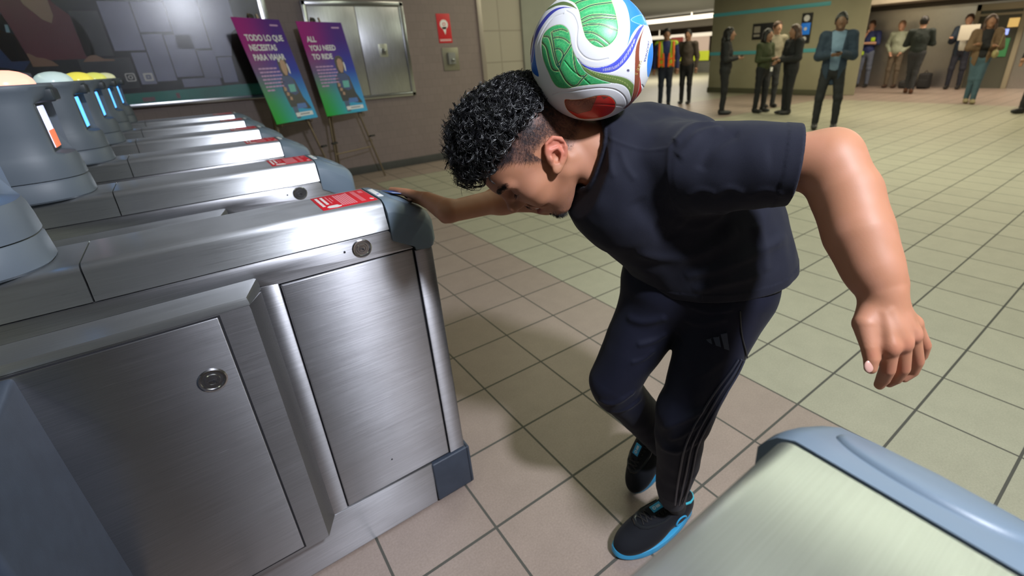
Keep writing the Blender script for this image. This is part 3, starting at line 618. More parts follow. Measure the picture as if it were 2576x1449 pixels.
def iso(fn, lo, hi, res, blk=8):
    """surface nets over a sparse grid -> V, F (quads)"""
    lo = v3(lo); n = np.ceil((np.asarray(hi) - lo) / res / blk).astype(int) * blk + 1
    nb = (n - 1) // blk
    bc = np.stack(np.meshgrid(*[np.arange(k) for k in nb], indexing='ij'), -1).reshape(-1, 3)
    cen = lo + (bc * blk + blk / 2).astype(np.float32) * res
    dc = fn(cen.astype(np.float32)); half = res * blk * 0.87 * 1.35
    grid = np.ones(n, dtype=np.float32) * 9
    for (i, j, k), d in zip(bc[dc < -half], dc[dc < -half]):
        grid[i * blk:i * blk + blk + 1, j * blk:j * blk + blk + 1, k * blk:k * blk + blk + 1] = -9
    act = bc[np.abs(dc) <= half]
    off = np.stack(np.meshgrid(*[np.arange(blk + 1)] * 3, indexing='ij'), -1).reshape(-1, 3)
    step = 400
    for s in range(0, len(act), step):
        a = act[s:s + step]; idx = (a[:, None, :] * blk + off[None]).reshape(-1, 3)
        val = fn((lo + idx.astype(np.float32) * res).astype(np.float32)); grid[idx[:, 0], idx[:, 1], idx[:, 2]] = val
    S = grid < 0
    c = [S[i:n[0] - 1 + i, j:n[1] - 1 + j, k:n[2] - 1 + k] for i in (0, 1) for j in (0, 1) for k in (0, 1)]
    tot = sum(x.astype(np.int8) for x in c); mixed = (tot > 0) & (tot < 8)
    ids = -np.ones(mixed.shape, dtype=np.int32); cells = np.argwhere(mixed); ids[mixed] = np.arange(len(cells))
    acc = np.zeros((len(cells), 3)); cnt = np.zeros(len(cells))
    corners = [(i, j, k) for i in (0, 1) for j in (0, 1) for k in (0, 1)]
    for a in corners:
        for ax in range(3):
            if a[ax]: continue
            b = list(a); b[ax] = 1
            va = grid[cells[:, 0] + a[0], cells[:, 1] + a[1], cells[:, 2] + a[2]]; vb = grid[cells[:, 0] + b[0], cells[:, 1] + b[1], cells[:, 2] + b[2]]
            mk = (va < 0) != (vb < 0); t = np.where(mk, va / np.where(mk, va - vb, 1), 0)
            p = np.array(a, float)[None] + 0 * acc; p[:, ax] += t; acc += p * mk[:, None]; cnt += mk
    V = lo + (cells + acc / cnt[:, None]) * res
    F = []
    for ax in range(3):
        u, w = [(1, 2), (2, 0), (0, 1)][ax]
        s0 = [slice(1, n[0] - 1), slice(1, n[1] - 1), slice(1, n[2] - 1)]; s0[ax] = slice(0, n[ax] - 1)
        s1 = list(s0); s1[ax] = slice(1, n[ax])
        A_ = S[tuple(s0)]; B_ = S[tuple(s1)]
        e = np.argwhere(A_ != B_)
        if not len(e): continue
        base = e.copy()
        for q in range(3):
            if q != ax: base[:, q] += 1
        def cid(du, dw):
            x = base.copy(); x[:, u] -= du; x[:, w] -= dw; return ids[x[:, 0], x[:, 1], x[:, 2]]
        q = np.stack([cid(1, 1), cid(0, 1), cid(0, 0), cid(1, 0)], 1)
        flip = A_[e[:, 0], e[:, 1], e[:, 2]]
        q[~flip] = q[~flip][:, ::-1]; F.append(q)
    F = np.concatenate(F); F = F[(F >= 0).all(1)]
    return V.astype(np.float32), F
def project(fn, V, it=2, eps=0.0008):
    """pull the vertices onto the true surface; returns V and normals"""
    for _ in range(it):
        d = fn(V); g = np.stack([fn(V + v3([eps if k == j else 0 for k in range(3)])) - fn(V - v3([eps if k == j else 0 for k in range(3)])) for j in range(3)], 1)
        gl = np.linalg.norm(g, axis=1)[:, None] + 1e-9; nrm = g / gl
        V = (V - nrm * np.clip(d, -0.004, 0.004)[:, None] * 0.9).astype(np.float32)
    return V, nrm
def organic(name, fn, lo, hi, res, m, parent=None, proj=1):
    V, F = iso(fn, lo, hi, res)
    if proj: V, _ = project(fn, V, proj)
    return np_mesh(name, V, F, m, parent)
# smooth lattice noise for cloth and skin
_rs = np.random.RandomState(11); _LAT = _rs.rand(32, 32, 32).astype(np.float32) * 2 - 1
def noise3(P, f, off=0.0):
    Q = P * f + off; I = np.floor(Q).astype(int); t = Q - I; t = t * t * (3 - 2 * t); r = 0
    for i in (0, 1):
        for j in (0, 1):
            for k in (0, 1):
                w = (t[:, 0] if i else 1 - t[:, 0]) * (t[:, 1] if j else 1 - t[:, 1]) * (t[:, 2] if k else 1 - t[:, 2])
                r = r + w * _LAT[(I[:, 0] + i) & 31, (I[:, 1] + j) & 31, (I[:, 2] + k) & 31]
    return r
# ------------------------------------------------------------ people in the hall (local frame: facing +X, left = +Y, feet at z = 0)
PMAT = {}
def pm(key, col, rough=0.8, **k):
    if key not in PMAT: PMAT[key] = mat('cloth_' + key, col, rough, **k)
    return PMAT[key]
SKIN_L = mat('skin_light', (.50, .27, .18), .5, sub=0.0); SKIN_T = mat('skin_tan', (.34, .17, .10), .5); SKIN_D = mat('skin_dark', (.17, .085, .05), .5)
HAIRD = mat('hair_dark', (.012, .010, .010), .5); HAIRB = mat('hair_brown', (.07, .035, .022), .5)
def figure(label, x, y, face, H, top, bottom, skin, hair, hairlen=0, arms='phone', lean=0.0, stance=0.10, shoes=None, jacket=None, stride=0.0, bulk=1.0, sleeve='long', res=0.012, name='person', vest=False):
    """face: heading in degrees; H: height"""
    s = H / 1.75; t = thing(name, label, 'person', (x, y, 0), math.radians(face), 'people in the hall')
    S = lambda *p: (p[0] * s, p[1] * s, p[2] * s)
    hipz, kz = .93, .50; sw = .185 * bulk
    HL, HR = S(0, .085, hipz), S(0, -.085, hipz)
    KL, KR = S(.02 + stride * .6, stance * .95, kz), S(.02 - stride * .5, -stance * .95, kz)
    AL, AR = S(stride, stance, .09), S(-stride, -stance, .09)
    nk = S(.0 + lean * .4, 0, 1.46); ch = S(.0 + lean * .2, 0, 1.25)
    SL, SR = S(lean * .35, sw, 1.42), S(lean * .35, -sw, 1.42)
    hd = S(.03 + lean * .9, 0, 1.63 - lean * .15)
    if arms == 'phone': EL, ER, WL, WR = S(.02, sw + .05, 1.13), S(.02, -sw - .05, 1.13), S(.25, .06, 1.17), S(.24, -.05, 1.15)
    elif arms == 'down': EL, ER, WL, WR = S(-.02, sw + .06, 1.13), S(-.02, -sw - .06, 1.13), S(.05, sw + .07, .88), S(.05, -sw - .07, .88)
    elif arms == 'crossed': EL, ER, WL, WR = S(.06, sw + .07, 1.14), S(.06, -sw - .07, 1.14), S(.20, -.10, 1.20), S(.20, .10, 1.16)
    elif arms == 'reach': EL, ER, WL, WR = S(.03, sw + .05, 1.13), S(.04, -sw - .04, 1.13), S(.30, .08, 1.10), S(.34, -.02, 1.06)
    elif arms == 'face': EL, ER, WL, WR = S(.10, sw + .05, 1.17), S(.10, -sw - .03, 1.16), S(.20, -.10, 1.18), S(.14, -.05, 1.45)
    elif arms == 'pockets': EL, ER, WL, WR = S(-.06, sw + .10, 1.14), S(-.06, -sw - .10, 1.14), S(.08, .14, .95), S(.08, -.14, .95)
    elif arms == 'paper': EL, ER, WL, WR = S(.05, sw + .06, 1.13), S(.08, -sw - .06, 1.15), S(.26, .22, 1.26), S(.30, -.22, 1.22)
    ext = lambda w, e, k=.075: tuple(np.array(w) + (np.array(w) - np.array(e)) / np.linalg.norm(np.array(w) - np.array(e)) * k * s)
    HLd, HRd = ext(WL, EL), ext(WR, ER)
    down = .10
    def body(P):
        d = sun(.03, ell(P, hd, S(.098, .076, .115)), ell(P, S(.075 + lean * .9, 0, 1.585 - lean * .15), S(.045, .05, .06)))
        d = smin(d, seg(P, S(.125 + lean * .9, 0, 1.645 - lean * .15), S(.148 + lean * .9, 0, 1.607 - lean * .15), .008 * s, .014 * s), .015)
        d = smin(d, ell(P, S(.10 + lean * .9, 0, 1.535 - lean * .15), S(.025, .028, .022)), .02)
        for sg in (-1, 1): d = smin(d, ell(P, S(.01 + lean * .9, sg * .082, 1.615 - lean * .15), S(.022, .010, .032)), .008)
        d = smin(d, seg(P, hd, nk, .055 * s, .06 * s), .03)
        d = smin(d, seg(P, nk, S(0, 0, 1.0), .07 * s, .10 * s), .02)
        for W_, E_, H_ in ((WL, EL, HLd), (WR, ER, HRd)):
            d = smin(d, seg(P, E_, W_, .042 * s, .027 * s), .02); d = smin(d, ell(P, (np.array(W_) + np.array(H_)) / 2, S(.045, .040, .026)), .02)
            u = np.array(H_) - np.array(W_); u = u / np.linalg.norm(u); side = np.cross(u, [0, 0, 1.0]); side /= np.linalg.norm(side) + 1e-6
            for q in range(4):
                b0 = np.array(W_) + u * .06 * s + side * (.024 - .016 * q) * s; d = smin(d, seg(P, b0, b0 + u * .055 * s - np.array([0, 0, .022]) * s, .010 * s, .008 * s), .006)
            d = smin(d, seg(P, np.array(W_) + u * .02 * s, np.array(W_) + u * .06 * s - side * .038 * s * (1 if W_ is WL else -1) + np.array([0, 0, .01]), .013 * s, .009 * s), .008)
        d = smin(d, seg(P, SL, EL, .05 * s, .045 * s), .02); d = smin(d, seg(P, SR, ER, .05 * s, .045 * s), .02)
        return d
    lo, hi = (-.45 * s - abs(stride) * .5, -.52 * s, 0.0), (.55 * s + abs(stride), .52 * s, 1.9 * s)
    organic('body', body, lo, hi, res * .8, skin, t)
    wr = .45 if sleeve == 'long' else (.0 if sleeve == 'short' else -1)
    hem = .86 if jacket is None else .86
    def topf(P):
        d = sun(.06, ell(P, ch, S(.125 * bulk, .175 * bulk, .22)), ell(P, S(.01, 0, 1.02), S(.125 * bulk, .160 * bulk, .17)), seg(P, SL, SR, .062 * s))
        d = smin(d, seg(P, nk, ch, .075 * s, .12 * s), .04)
        for A_, E_, W_ in ((SL, EL, WL), (SR, ER, WR)):
            if sleeve != 'none': d = smin(d, seg(P, A_, E_, .068 * s, .058 * s), .03)
            if sleeve == 'long': d = smin(d, seg(P, E_, np.array(E_) * .08 + np.array(W_) * .92, .055 * s, .040 * s), .03)
            if sleeve == 'short': d = smin(d, seg(P, A_, np.array(A_) * .45 + np.array(E_) * .55, .075 * s, .070 * s), .03)
        d = d + .006 * noise3(P, 14) + .003 * noise3(P, 34)
        d = smax(d, hem * s - P[:, 2], .02); d = smax(d, P[:, 2] - 1.50 * s, .015)
        return d
    organic('top', topf, lo, hi, res, top, t)
    if jacket is not None:
        def jf(P):
            d = topf(P) - .012
            if vest: d = smax(sun(.06, ell(P, ch, S(.145 * bulk, .195 * bulk, .24)), ell(P, S(.01, 0, 1.02), S(.145 * bulk, .175 * bulk, .17)), seg(P, SL, SR, .075 * s)), .90 * s - P[:, 2], .01)
            front = .07 * s - np.abs(P[:, 1]) + np.maximum(0, (P[:, 2] - 1.2 * s)) * .1
            d = smax(d, np.minimum(front, P[:, 0] - .03), .02)
            lw = smax(ell(P, S(0, 0, .93), S(.140 * bulk, .172 * bulk, .24)), np.minimum(front, P[:, 0] - .03), .02)
            return d if vest else smin(d, lw, .03)
        organic('jacket', jf, lo, hi, res, jacket, t)
    def trou(P):
        d = sun(.05, ell(P, S(0, 0, .93), S(.115, .15 * bulk, .13)), seg(P, HL, KL, .092 * s * bulk, .066 * s), seg(P, HR, KR, .092 * s * bulk, .066 * s))
        d = sun(.03, d, seg(P, KL, np.array(AL) + S(0, 0, .02), .064 * s, .052 * s), seg(P, KR, np.array(AR) + S(0, 0, .02), .064 * s, .052 * s))
        return d + .005 * noise3(P, 16) + .003 * noise3(P, 40)
    organic('trousers', trou, lo, hi, res, bottom, t)
    shm = shoes or pm('shoe_black', (.015, .015, .016), .5)
    for A_ in (AL, AR):
        def sh(P, A_=A_):
            a = np.array(A_); d = sun(.03, ell(P, a + S(.075, 0, -.045), S(.135, .05, .042)), ell(P, a + S(-.01, 0, -.02), S(.065, .045, .07)))
            return smax(d, .002 - P[:, 2], .006)
        organic('shoe', sh, (A_[0] - .15, A_[1] - .12, 0.0), (A_[0] + .28, A_[1] + .12, .24), .009, shm, t)
    def hf(P):
        q = ell(P, np.array(hd) + S(-.012, 0, .022), S(.108, .090, .115)) + .008 * noise3(P, 30)
        cut = smax(P[:, 0] - hd[0] - .045 * s + (hd[2] + .03 * s - P[:, 2]) * .9, hd[2] - .055 * s - P[:, 2], .02)
        q = smax(q, P[:, 0] - hd[0] - .085 * s + .8 * np.maximum(0, hd[2] + .05 * s - P[:, 2]), .02); q = smax(q, hd[2] - .07 * s - P[:, 2], .02)
        if hairlen:
            for sg in (-1, 1): q = smin(q, chain(P, [np.array(hd) + S(-.02, sg * .062, .03), np.array(hd) + S(-.01, sg * .085, -.10), np.array(hd) + S(.02, sg * .085, -.12 - hairlen)], [.045 * s, .042 * s, .022 * s]) + .006 * noise3(P, 40), .03)
            q = smin(q, chain(P, [np.array(hd) + S(-.05, 0, .03), np.array(hd) + S(-.085, 0, -.12), np.array(hd) + S(-.11, 0, -.10 - hairlen)], [.075 * s, .075 * s, .045 * s]) + .006 * noise3(P, 40), .03)
        return q
    organic('hair', hf, lo, (hi[0], hi[1], 1.95 * s), res * .8, hair, t)
    t['_h'] = [float(v) for v in (np.array(HLd) + np.array(HRd)) / 2]
    del t['_h']
    return t, (HLd, HRd)
def local(t, p):
    a = t.rotation_euler.z; return (t.location.x + p[0] * math.cos(a) - p[1] * math.sin(a), t.location.y + p[0] * math.sin(a) + p[1] * math.cos(a), p[2])
def phone_at(t, p, label):
    q = local(t, p); o = thing('mobile_phone', label, 'phone', q, t.rotation_euler.z)
    B().box(-.035, .035, -.036, .036, -.006, .006, .003).build('case', BLACKM, o)
    B().box(-.030, .030, -.032, .032, .006, .007, .001).build('display', mat('phone_glass', (.02, .025, .03), .1) if 'phone_glass' not in bpy.data.materials else bpy.data.materials['phone_glass'], o)
    o.location.z += .018
black = pm('black', (.012, .012, .014)); navy = pm('navy', (.02, .035, .06)); char = pm('charcoal', (.035, .037, .042))
C0 = 180 + 35
# hi-vis worker
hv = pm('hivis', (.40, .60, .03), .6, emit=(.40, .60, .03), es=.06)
t, h = figure('worker in an orange and lime safety vest, just right of the ball', 9.62, 8.22, 222, 1.75, pm('blue_shirt', (.02, .03, .13)), pm('dark_jeans', (.012, .018, .035)), SKIN_T, HAIRD, arms='down', jacket=hv, bulk=1.08, vest=True)
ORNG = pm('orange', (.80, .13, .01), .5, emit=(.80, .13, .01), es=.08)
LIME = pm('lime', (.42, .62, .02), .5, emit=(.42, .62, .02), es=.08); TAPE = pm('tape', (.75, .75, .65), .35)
for sy in (-1, 1):
    B().tube([(.168, sy * .165, .92), (.165, sy * .165, 1.15), (.130, sy * .165, 1.32), (.06, sy * .16, 1.47)], .026, 10).build('vest_panel', ORNG, t)
    B().tube([(.178, sy * .055, .92), (.178, sy * .060, 1.10), (.172, sy * .075, 1.22)], .020, 10).build('vest_panel', ORNG, t)
    for z_ in (.97, 1.10): B().tube([(.178, sy * .04, z_), (.176, sy * .11, z_), (.150, sy * .17, z_)], .020, 10).build('vest_band', ORNG, t)
figure('person in dark clothes half hidden behind the worker in the safety vest', 9.98 + .35, 8.15, 200, 1.72, pm('brown', (.07, .05, .04)), black, SKIN_T, HAIRD, arms='down')
t, h = figure('woman in black with long black hair looking at a phone', 9.0, 6.14, 300, 1.64, black, black, SKIN_T, HAIRD, .24, 'phone', stance=.06); phone_at(t, h[0], 'phone held by the woman in black with long hair')
t, h = figure('person in an olive jacket between two people in black', 9.65, 5.70, 262, 1.58, pm('olive', (.045, .055, .02)), black, SKIN_T, HAIRD, .02, 'phone', stance=.13)
B().box(.12, .135, .06, .12, .80, .88, .003).build('badge', WHITE, t)
figure('tall person standing behind the one in the olive jacket', 10.55, 6.02, 235, 1.74, pm('beige', (.30, .26, .19)), char, SKIN_L, HAIRB, 0, 'down')
t, h = figure('woman in a black suit reaching towards the person in olive', 9.62, 5.10, 150, 1.62, black, black, SKIN_T, HAIRB, .16, 'reach', stance=.08, jacket=black)
t, h = figure('man in a navy jacket and light blue shirt looking down at his phone', 8.25, 3.70, 205, 1.70, pm('pale_blue', (.17, .25, .35)), black, SKIN_D, HAIRD, 0, 'phone', .05, stance=.14, jacket=navy); phone_at(t, h[0], 'phone held by the man in the navy jacket')
t, h = figure('person in a navy vest with yellow marks, hand raised to the face', 16.15, 6.38, 185, 1.76, pm('vest_navy', (.02, .03, .12)), pm('grey_jeans', (.11, .13, .19)), SKIN_L, HAIRB, 0, 'face', stance=.12, sleeve='short')
for q in ((.13, .12, 1.28), (.13, -.10, .93)): B().box(q[0], q[0] + .02, q[1] - .05, q[1] + .05, q[2] - .05, q[2] + .05, .01).build('vest_panel', LIME, t)
figure('person in a pale shirt and tan trousers with hands in pockets', 16.1, 5.62, 180, 1.70, pm('pale_green', (.30, .33, .25)), pm('khaki', (.13, .10, .07)), SKIN_L, pm('bald', (.30, .17, .11)), 0, 'pockets', stance=.11, shoes=pm('shoe_brown', (.05, .025, .015)))
figure('man in a dark jacket and slacks seen from behind, walking', 14.6, 4.66, 15, 1.73, pm('dark_green', (.020, .028, .025)), char, SKIN_L, HAIRD, 0, 'crossed', stance=.06, stride=.10, shoes=pm('shoe_tan', (.11, .045, .02)), bulk=1.1)
t, h = figure('man in a white shirt and dark trousers holding up a paper', 16.1, 4.18, 185, 1.74, pm('white', (.62, .60, .52)), pm('navy_trouser', (.018, .02, .035)), SKIN_L, HAIRB, 0, 'paper', stance=.12, jacket=navy)
q = local(t, (.33, .10, 1.33)); B().box(-.004, .004, -.19, .19, -.17, .17, .001, M=Matrix.Translation(q) @ Matrix.Rotation(math.radians(185), 4, 'Z')).build('paper_sheet', pm('paper', (.60, .56, .47)), None)
tag(bpy.data.objects['paper_sheet'], 'large sheet of pale paper held by the man in the white shirt', 'paper')
t, h = figure('woman in jeans and a black top with a tan cardigan and long brown hair', 12.86, 3.0, 200, 1.62, black, pm('jeans', (.06, .115, .15)), SKIN_T, HAIRB, .16, 'crossed', stance=.05, shoes=pm('shoe_cream', (.30, .25, .14)), jacket=pm('tan_cardigan', (.16, .10, .055)), stride=.08)
bg = thing('handbag', 'round yellow handbag at the hip of the woman in jeans', 'handbag', local(t, (.20, .17, .93)))
B().ball((0, 0, 0), .075, 14, (1, .7, 1)).build('pouch', pm('bag_yellow', (.35, .30, .14), .5), bg); B().tube([(0, 0, .06), (.0, -.03, .20), (-.02, -.05, .36)], .006, 6).build('strap', pm('bag_yellow', (0, 0, 0)), bg)
figure('walker in black cut off by the right edge of the photo', 11.75, 1.92, 150, 1.75, black, black, SKIN_T, HAIRD, 0, 'down', stance=.07, stride=.16)
q = (16.05, 4.80, 0)
bp = thing('backpack', 'dark bag on the floor against the steel wall', 'bag', q)
B().box(-.14, .14, -.13, .13, 0, .40, .06, 4).build('bag_body', pm('bag_dark', (.02, .02, .022)), bp); B().box(-.17, -.13, -.10, .10, .05, .24, .03, 3).build('pocket', pm('bag_dark', (0, 0, 0)), bp); B().tube([(0, -.05, .39), (0, 0, .46), (0, .05, .39)], .010, 6).build('handle', pm('bag_dark', (0, 0, 0)), bp)
bp2 = thing('duffel_bag', 'low dark duffel bag beside the backpack on the floor', 'bag', (16.1, 5.20, 0))
B().box(-.14, .14, -.18, .18, 0, .20, .07, 4).build('bag_body', pm('bag_dark2', (.03, .03, .032)), bp2); B().tube([(0, -.10, .19), (0, 0, .25), (0, .10, .19)], .010, 6).build('handle', pm('bag_dark2', (0, 0, 0)), bp2)
# ------------------------------------------------------------ signs and openings beyond
s = thing('station_sign', 'small vertical black and blue sign on the concrete wall', 'sign', (13.4, 6.93, 1.75))
B().box(13.36, 13.398, 6.72, 6.98, 1.28, 1.98, .006).build('panel', BLACKM, s).matrix_parent_inverse = Matrix.Translation((-13.4, -6.93, -1.75))
B().box(13.353, 13.362, 6.735, 6.965, 1.48, 1.75, .002).build('blue_panel', mat('sign_blue', (.02, .17, .60), .4, emit=(.02, .2, .7), es=.3), s).matrix_parent_inverse = Matrix.Translation((-13.4, -6.93, -1.75))
for z_, r_ in ((1.86, .075), (1.38, .055), (1.615, .04)): B().cyl((13.350, 6.85, z_), r_, .01, 28, 'X').build('round_mark', WHITE, s).matrix_parent_inverse = Matrix.Translation((-13.4, -6.93, -1.75))
s = thing('notice_board', 'dark square notice behind the tall person on the concrete wall', 'sign', (13.4, 8.05, 1.5))
B().box(13.37, 13.398, 7.75, 8.35, 1.43, 1.83, .004).build('board', BLACKM, s).matrix_parent_inverse = Matrix.Translation((-13.4, -8.05, -1.5))
b = B(); b.box(13.362, 13.372, 8.12, 8.30, 1.60, 1.76); b.box(13.362, 13.372, 8.12, 8.30, 1.50, 1.56); b.build('notice', mat('notice_grey', (.35, .33, .28), .6), s).matrix_parent_inverse = Matrix.Translation((-13.4, -8.05, -1.5))
d = thing('door_1', None, None, (16.55, 3.7, 0)); d['kind'] = 'structure'
b = B(); b.box(16.49, 16.56, 4.10, 4.20, 0, 1.95, .006); b.box(16.49, 16.56, 3.20, 3.30, 0, 1.95, .006); b.box(16.49, 16.56, 3.20, 4.20, 1.80, 1.95, .006); b.box(16.49, 16.56, 3.3, 4.10, 1.68, 1.73, .004)
P0 = Matrix.Translation((-16.55, -3.7, 0))
b.build('door_frame', mat('door_frame_tan', (.36, .32, .23), .5), d).matrix_parent_inverse = P0
B().box(16.535, 16.556, 3.3, 4.1, 0, 1.80).build('door_glass', mat('door_glass_dark', (.10, .10, .08), .15), d).matrix_parent_inverse = P0
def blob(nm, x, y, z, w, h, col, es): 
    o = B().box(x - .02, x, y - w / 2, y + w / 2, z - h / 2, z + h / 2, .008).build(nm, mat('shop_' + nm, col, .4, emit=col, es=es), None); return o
tag(blob('blue_screen', 16.53, 3.55, 1.30, .17, .13, (.35, .45, 1.0), 1.1), 'small blue-white screen shining through the doorway', 'screen')
tag(blob('yellow_lamp', 16.53, 3.42, 1.50, .20, .20, (.9, .6, .2), .5), 'yellow glow behind the doorway glass, above the blue screen', 'lamp')
tag(blob('green_display', 16.53, 3.50, .95, .22, .42, (.05, .22, .08), .25), 'green display behind the doorway glass', 'display')
# bright hall beyond, between ball and concrete wall
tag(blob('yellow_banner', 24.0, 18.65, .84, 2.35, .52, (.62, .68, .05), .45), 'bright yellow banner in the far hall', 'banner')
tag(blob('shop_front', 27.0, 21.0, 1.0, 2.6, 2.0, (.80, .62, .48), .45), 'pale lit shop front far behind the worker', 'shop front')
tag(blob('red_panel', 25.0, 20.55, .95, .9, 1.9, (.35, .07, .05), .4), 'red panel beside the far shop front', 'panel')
pl_ = thing('planter_wall', 'low dark wall under the yellow banner in the far hall', 'wall', (24.15, 18.65, 0)); B().box(-.19, .25, -1.3, 1.3, 0, .575, .02).build('wall_body', CONC, pl_); B().box(-.22, .28, -1.33, 1.33, .575, .60, .008).build('wall_cap', DARKB, pl_)
b = B(); b.box(24.3, 24.6, 15.5, 30, 2.35, 3.0); tag(b.build('trim_5', mat('hall_soffit', (.30, .27, .23), .6)), kind='structure')
for k, (xx, z_, es) in enumerate(((23.0, 2.75, 2.2), (26.2, 1.98, .9))):
    l = B().box(xx - .1, xx + .1, 15.6, 26, z_ - .10, z_ + .10, .02).box(xx - .02, xx + .02, 18, 18.04, z_ + .08, 3.02).box(xx - .02, xx + .02, 23, 23.04, z_ + .08, 3.02).build('light_strip', mat('hall_light_%d' % k, (.9, .85, .7), .4, emit=(1.0, .88, .68), es=es)); tag(l, ['brightest long ceiling light of the far hall', 'dimmer low light strip of the far hall'][k], 'light')
# ------------------------------------------------------------ the man with the ball
SKIN = mat('man_skin', (0.43, 0.195, 0.112), 0.52, spec=0.35, bump=0.10, bscale=700, var=0.07, vscale=25, sub=0.15)
SKIN_N = SKIN.node_tree
HERO = thing('person', 'young man in black T-shirt and track pants bending forward, football on his neck', 'person', (0.78, 0.64, 0.0))
hinv = Matrix.Translation((-0.78, -0.64, 0.0))
def H(o): o.parent = HERO; o.matrix_parent_inverse = hinv; return o
# head frame: axes face-forward, left, up; origin between the ears
hF = Vector(RGT * -0.496 + DWN * 0.864 + FWD * 0.085).normalized()
hL = Vector(RGT * 0.34 + DWN * 0.284 + FWD * -0.897); hL = (hL - hF * hL.dot(hF)).normalized()
hU = hF.cross(hL).normalized()
hO = Vector((0.5472, 0.7868, 1.1518))
HR = np.array([hF, hL, hU], dtype=np.float32).T      # columns = axes
def toh(P): return (P - v3(hO)) @ HR
def fromh(q): return tuple(np.asarray(hO) + HR @ np.asarray(q, dtype=np.float32))
def fromhs(Q): return np.asarray(Q, dtype=np.float32) @ HR.T + v3(hO)
def rotm(ax, deg): return np.array(Matrix.Rotation(math.radians(deg), 3, ax))
def head_fn(P):
    Q = toh(P); y = np.abs(Q[:, 1]); M = Q.copy(); M[:, 1] = y
    d = ell(M, (-.012, 0, .050), (.100, .077, .088))
    d = smin(d, ell(M, (-.060, 0, -.026), (.044, .050, .046)), .03)                  # nape
    d = smin(d, ell(M, (.045, 0, .035), (.064, .062, .066)), .03)                     # forehead
    d = smin(d, ell(M, (.040, 0, -.030), (.058, .056, .072)), .03)                    # mid face
    d = smin(d, ell(M, (.060, .040, -.012), (.030, .026, .022)), .02)                 # cheekbone
    d = smin(d, ell(M, (.068, .030, -.034), (.024, .024, .020)), .016)                # smiling cheek
    d = smin(d, seg(M, (.004, .056, -.050), (.062, .020, -.092), .018, .015), .03)    # jaw line
    d = smin(d, ell(M, (.070, 0, -.094), (.019, .021, .015)), .018)                   # chin
    d = smin(d, seg(M, (.094, .010, .038), (.080, .045, .036), .010, .009), .014)     # brow
    d = smax(d, -ell(M, (.103, .031, .018), (.018, .020, .012)), .014)                # socket
    d = smin(d, ell(M, (.079, .032, .013), (.0135, .0155, .0125)), .006)              # eyeball and lids
    d = smin(d, seg(M, (.083, .018, .007), (.080, .046, .008), .004, .003), .006)     # lower lid fold
    d = smin(d, seg(M, (.094, 0, .024), (.116, 0, -.006), .0085, .0090), .014)        # nose bridge
    d = smin(d, ell(M, (.1165, 0, -.0105), (.0125, .0115, .0105)), .008)              # nose tip
    d = smin(d, ell(M, (.104, .0125, -.0145), (.0115, .0070, .0080)), .006)           # nostril wing
    d = smax(d, -ell(M, (.108, .0075, -.0215), (.0050, .0034, .0040)), .003)
    d = smin(d, ell(M, (.088, 0, -.035), (.014, .024, .013)), .012)                   # upper lip mound
    lip = smin(seg(M, (.1005, .0, -.0440), (.087, .0255, -.0465), .0056, .0026), ell(M, (.099, .0, -.0425), (.006, .010, .005)), .004)
    low = seg(M, (.0975, .0, -.0635), (.086, .0245, -.0505), .0066, .0026)
    d = smin(d, ell(M, (.082, 0, -.068), (.014, .022, .014)), .012)
    d = smin(d, lip, .005); d = smin(d, low, .006)
    d = smax(d, -ell(M, (.101, 0, -.0535), (.017, .0215, .0050)), .004)               # open mouth
    d = smax(d, -seg(M, (.094, .020, -.028), (.080, .037, -.052), .0030, .0018), .010)   # smile fold
    # ears
    E = M - v3((-.004, .072, -.002)); Ry = rotm('Y', -44) @ rotm('Z', 12); E = E @ Ry.astype(np.float32) * v3((.86, 1.0, 1.04)) + v3((-.006, 0, 0))
    ear = ell(E, (-.010, .006, .004), (.0185, .0075, .031))
    rim = chain(E, [(.005, .004, .010), (.003, .009, .026), (-.009, .012, .0345), (-.022, .013, .028), (-.0275, .014, .010), (-.024, .012, -.008), (-.014, .009, -.024), (-.006, .006, -.030)], [.0028, .0036, .0040, .0042, .0040, .0036, .0042, .0050])
    ear = smin(ear, rim, .004)
    ear = smax(ear, -ell(E, (-.0095, .0145, -.003), (.0110, .0120, .0135)), .003)      # concha
    ear = smax(ear, -seg(E, (-.001, .0150, .021), (-.021, .0160, .017), .0052, .0044), .003)
    ear = smin(ear, chain(E, [(-.002, .010, .012), (-.014, .0125, .014), (-.0195, .0125, .000), (-.014, .0105, -.015)], [.0022, .0028, .0028, .0026]), .003)
    ear = smin(ear, ell(E, (.0015, .009, -.004), (.0040, .0045, .0065)), .003)        # tragus
    ear = smin(ear, ell(E, (-.006, .0075, -.026), (.0085, .0048, .0095)), .004)       # lobe
    d = smin(d, ear, .005)
    return d
NB = (0.7000, 0.7151, 1.1053)
def schain(P, pts, rs_, k=.035):
    d = None
    for i in range(len(pts) - 1):
        e = seg(P, pts[i], pts[i + 1], rs_[i], rs_[i + 1]); d = e if d is None else smin(d, e, k)
    return d + .0
def neck_fn(P):
    d = seg(P, fromh((-.030, 0, -.030)), (0.6558, 0.7338, 1.1431), .058, .060)
    d = smin(d, seg(P, (0.6558, 0.7338, 1.1431), NB, .060, .085), .03)
    d = smin(d, seg(P, fromh((-.020, .055, -.045)), (0.6430, 0.6967, 1.0814), .017, .015), .02)   # neck muscle
    return d
SHL, ELL_, WRL = (0.7171, 0.5469, 1.1421), (0.7768, 0.3307, 1.1599), (0.7226, 0.2038, 0.9995)
SHR, ELR, WRR = (0.7416, 0.8239, 1.0629), (0.6714, 0.9395, 1.0065), (0.4390, 1.0100, 1.0050)
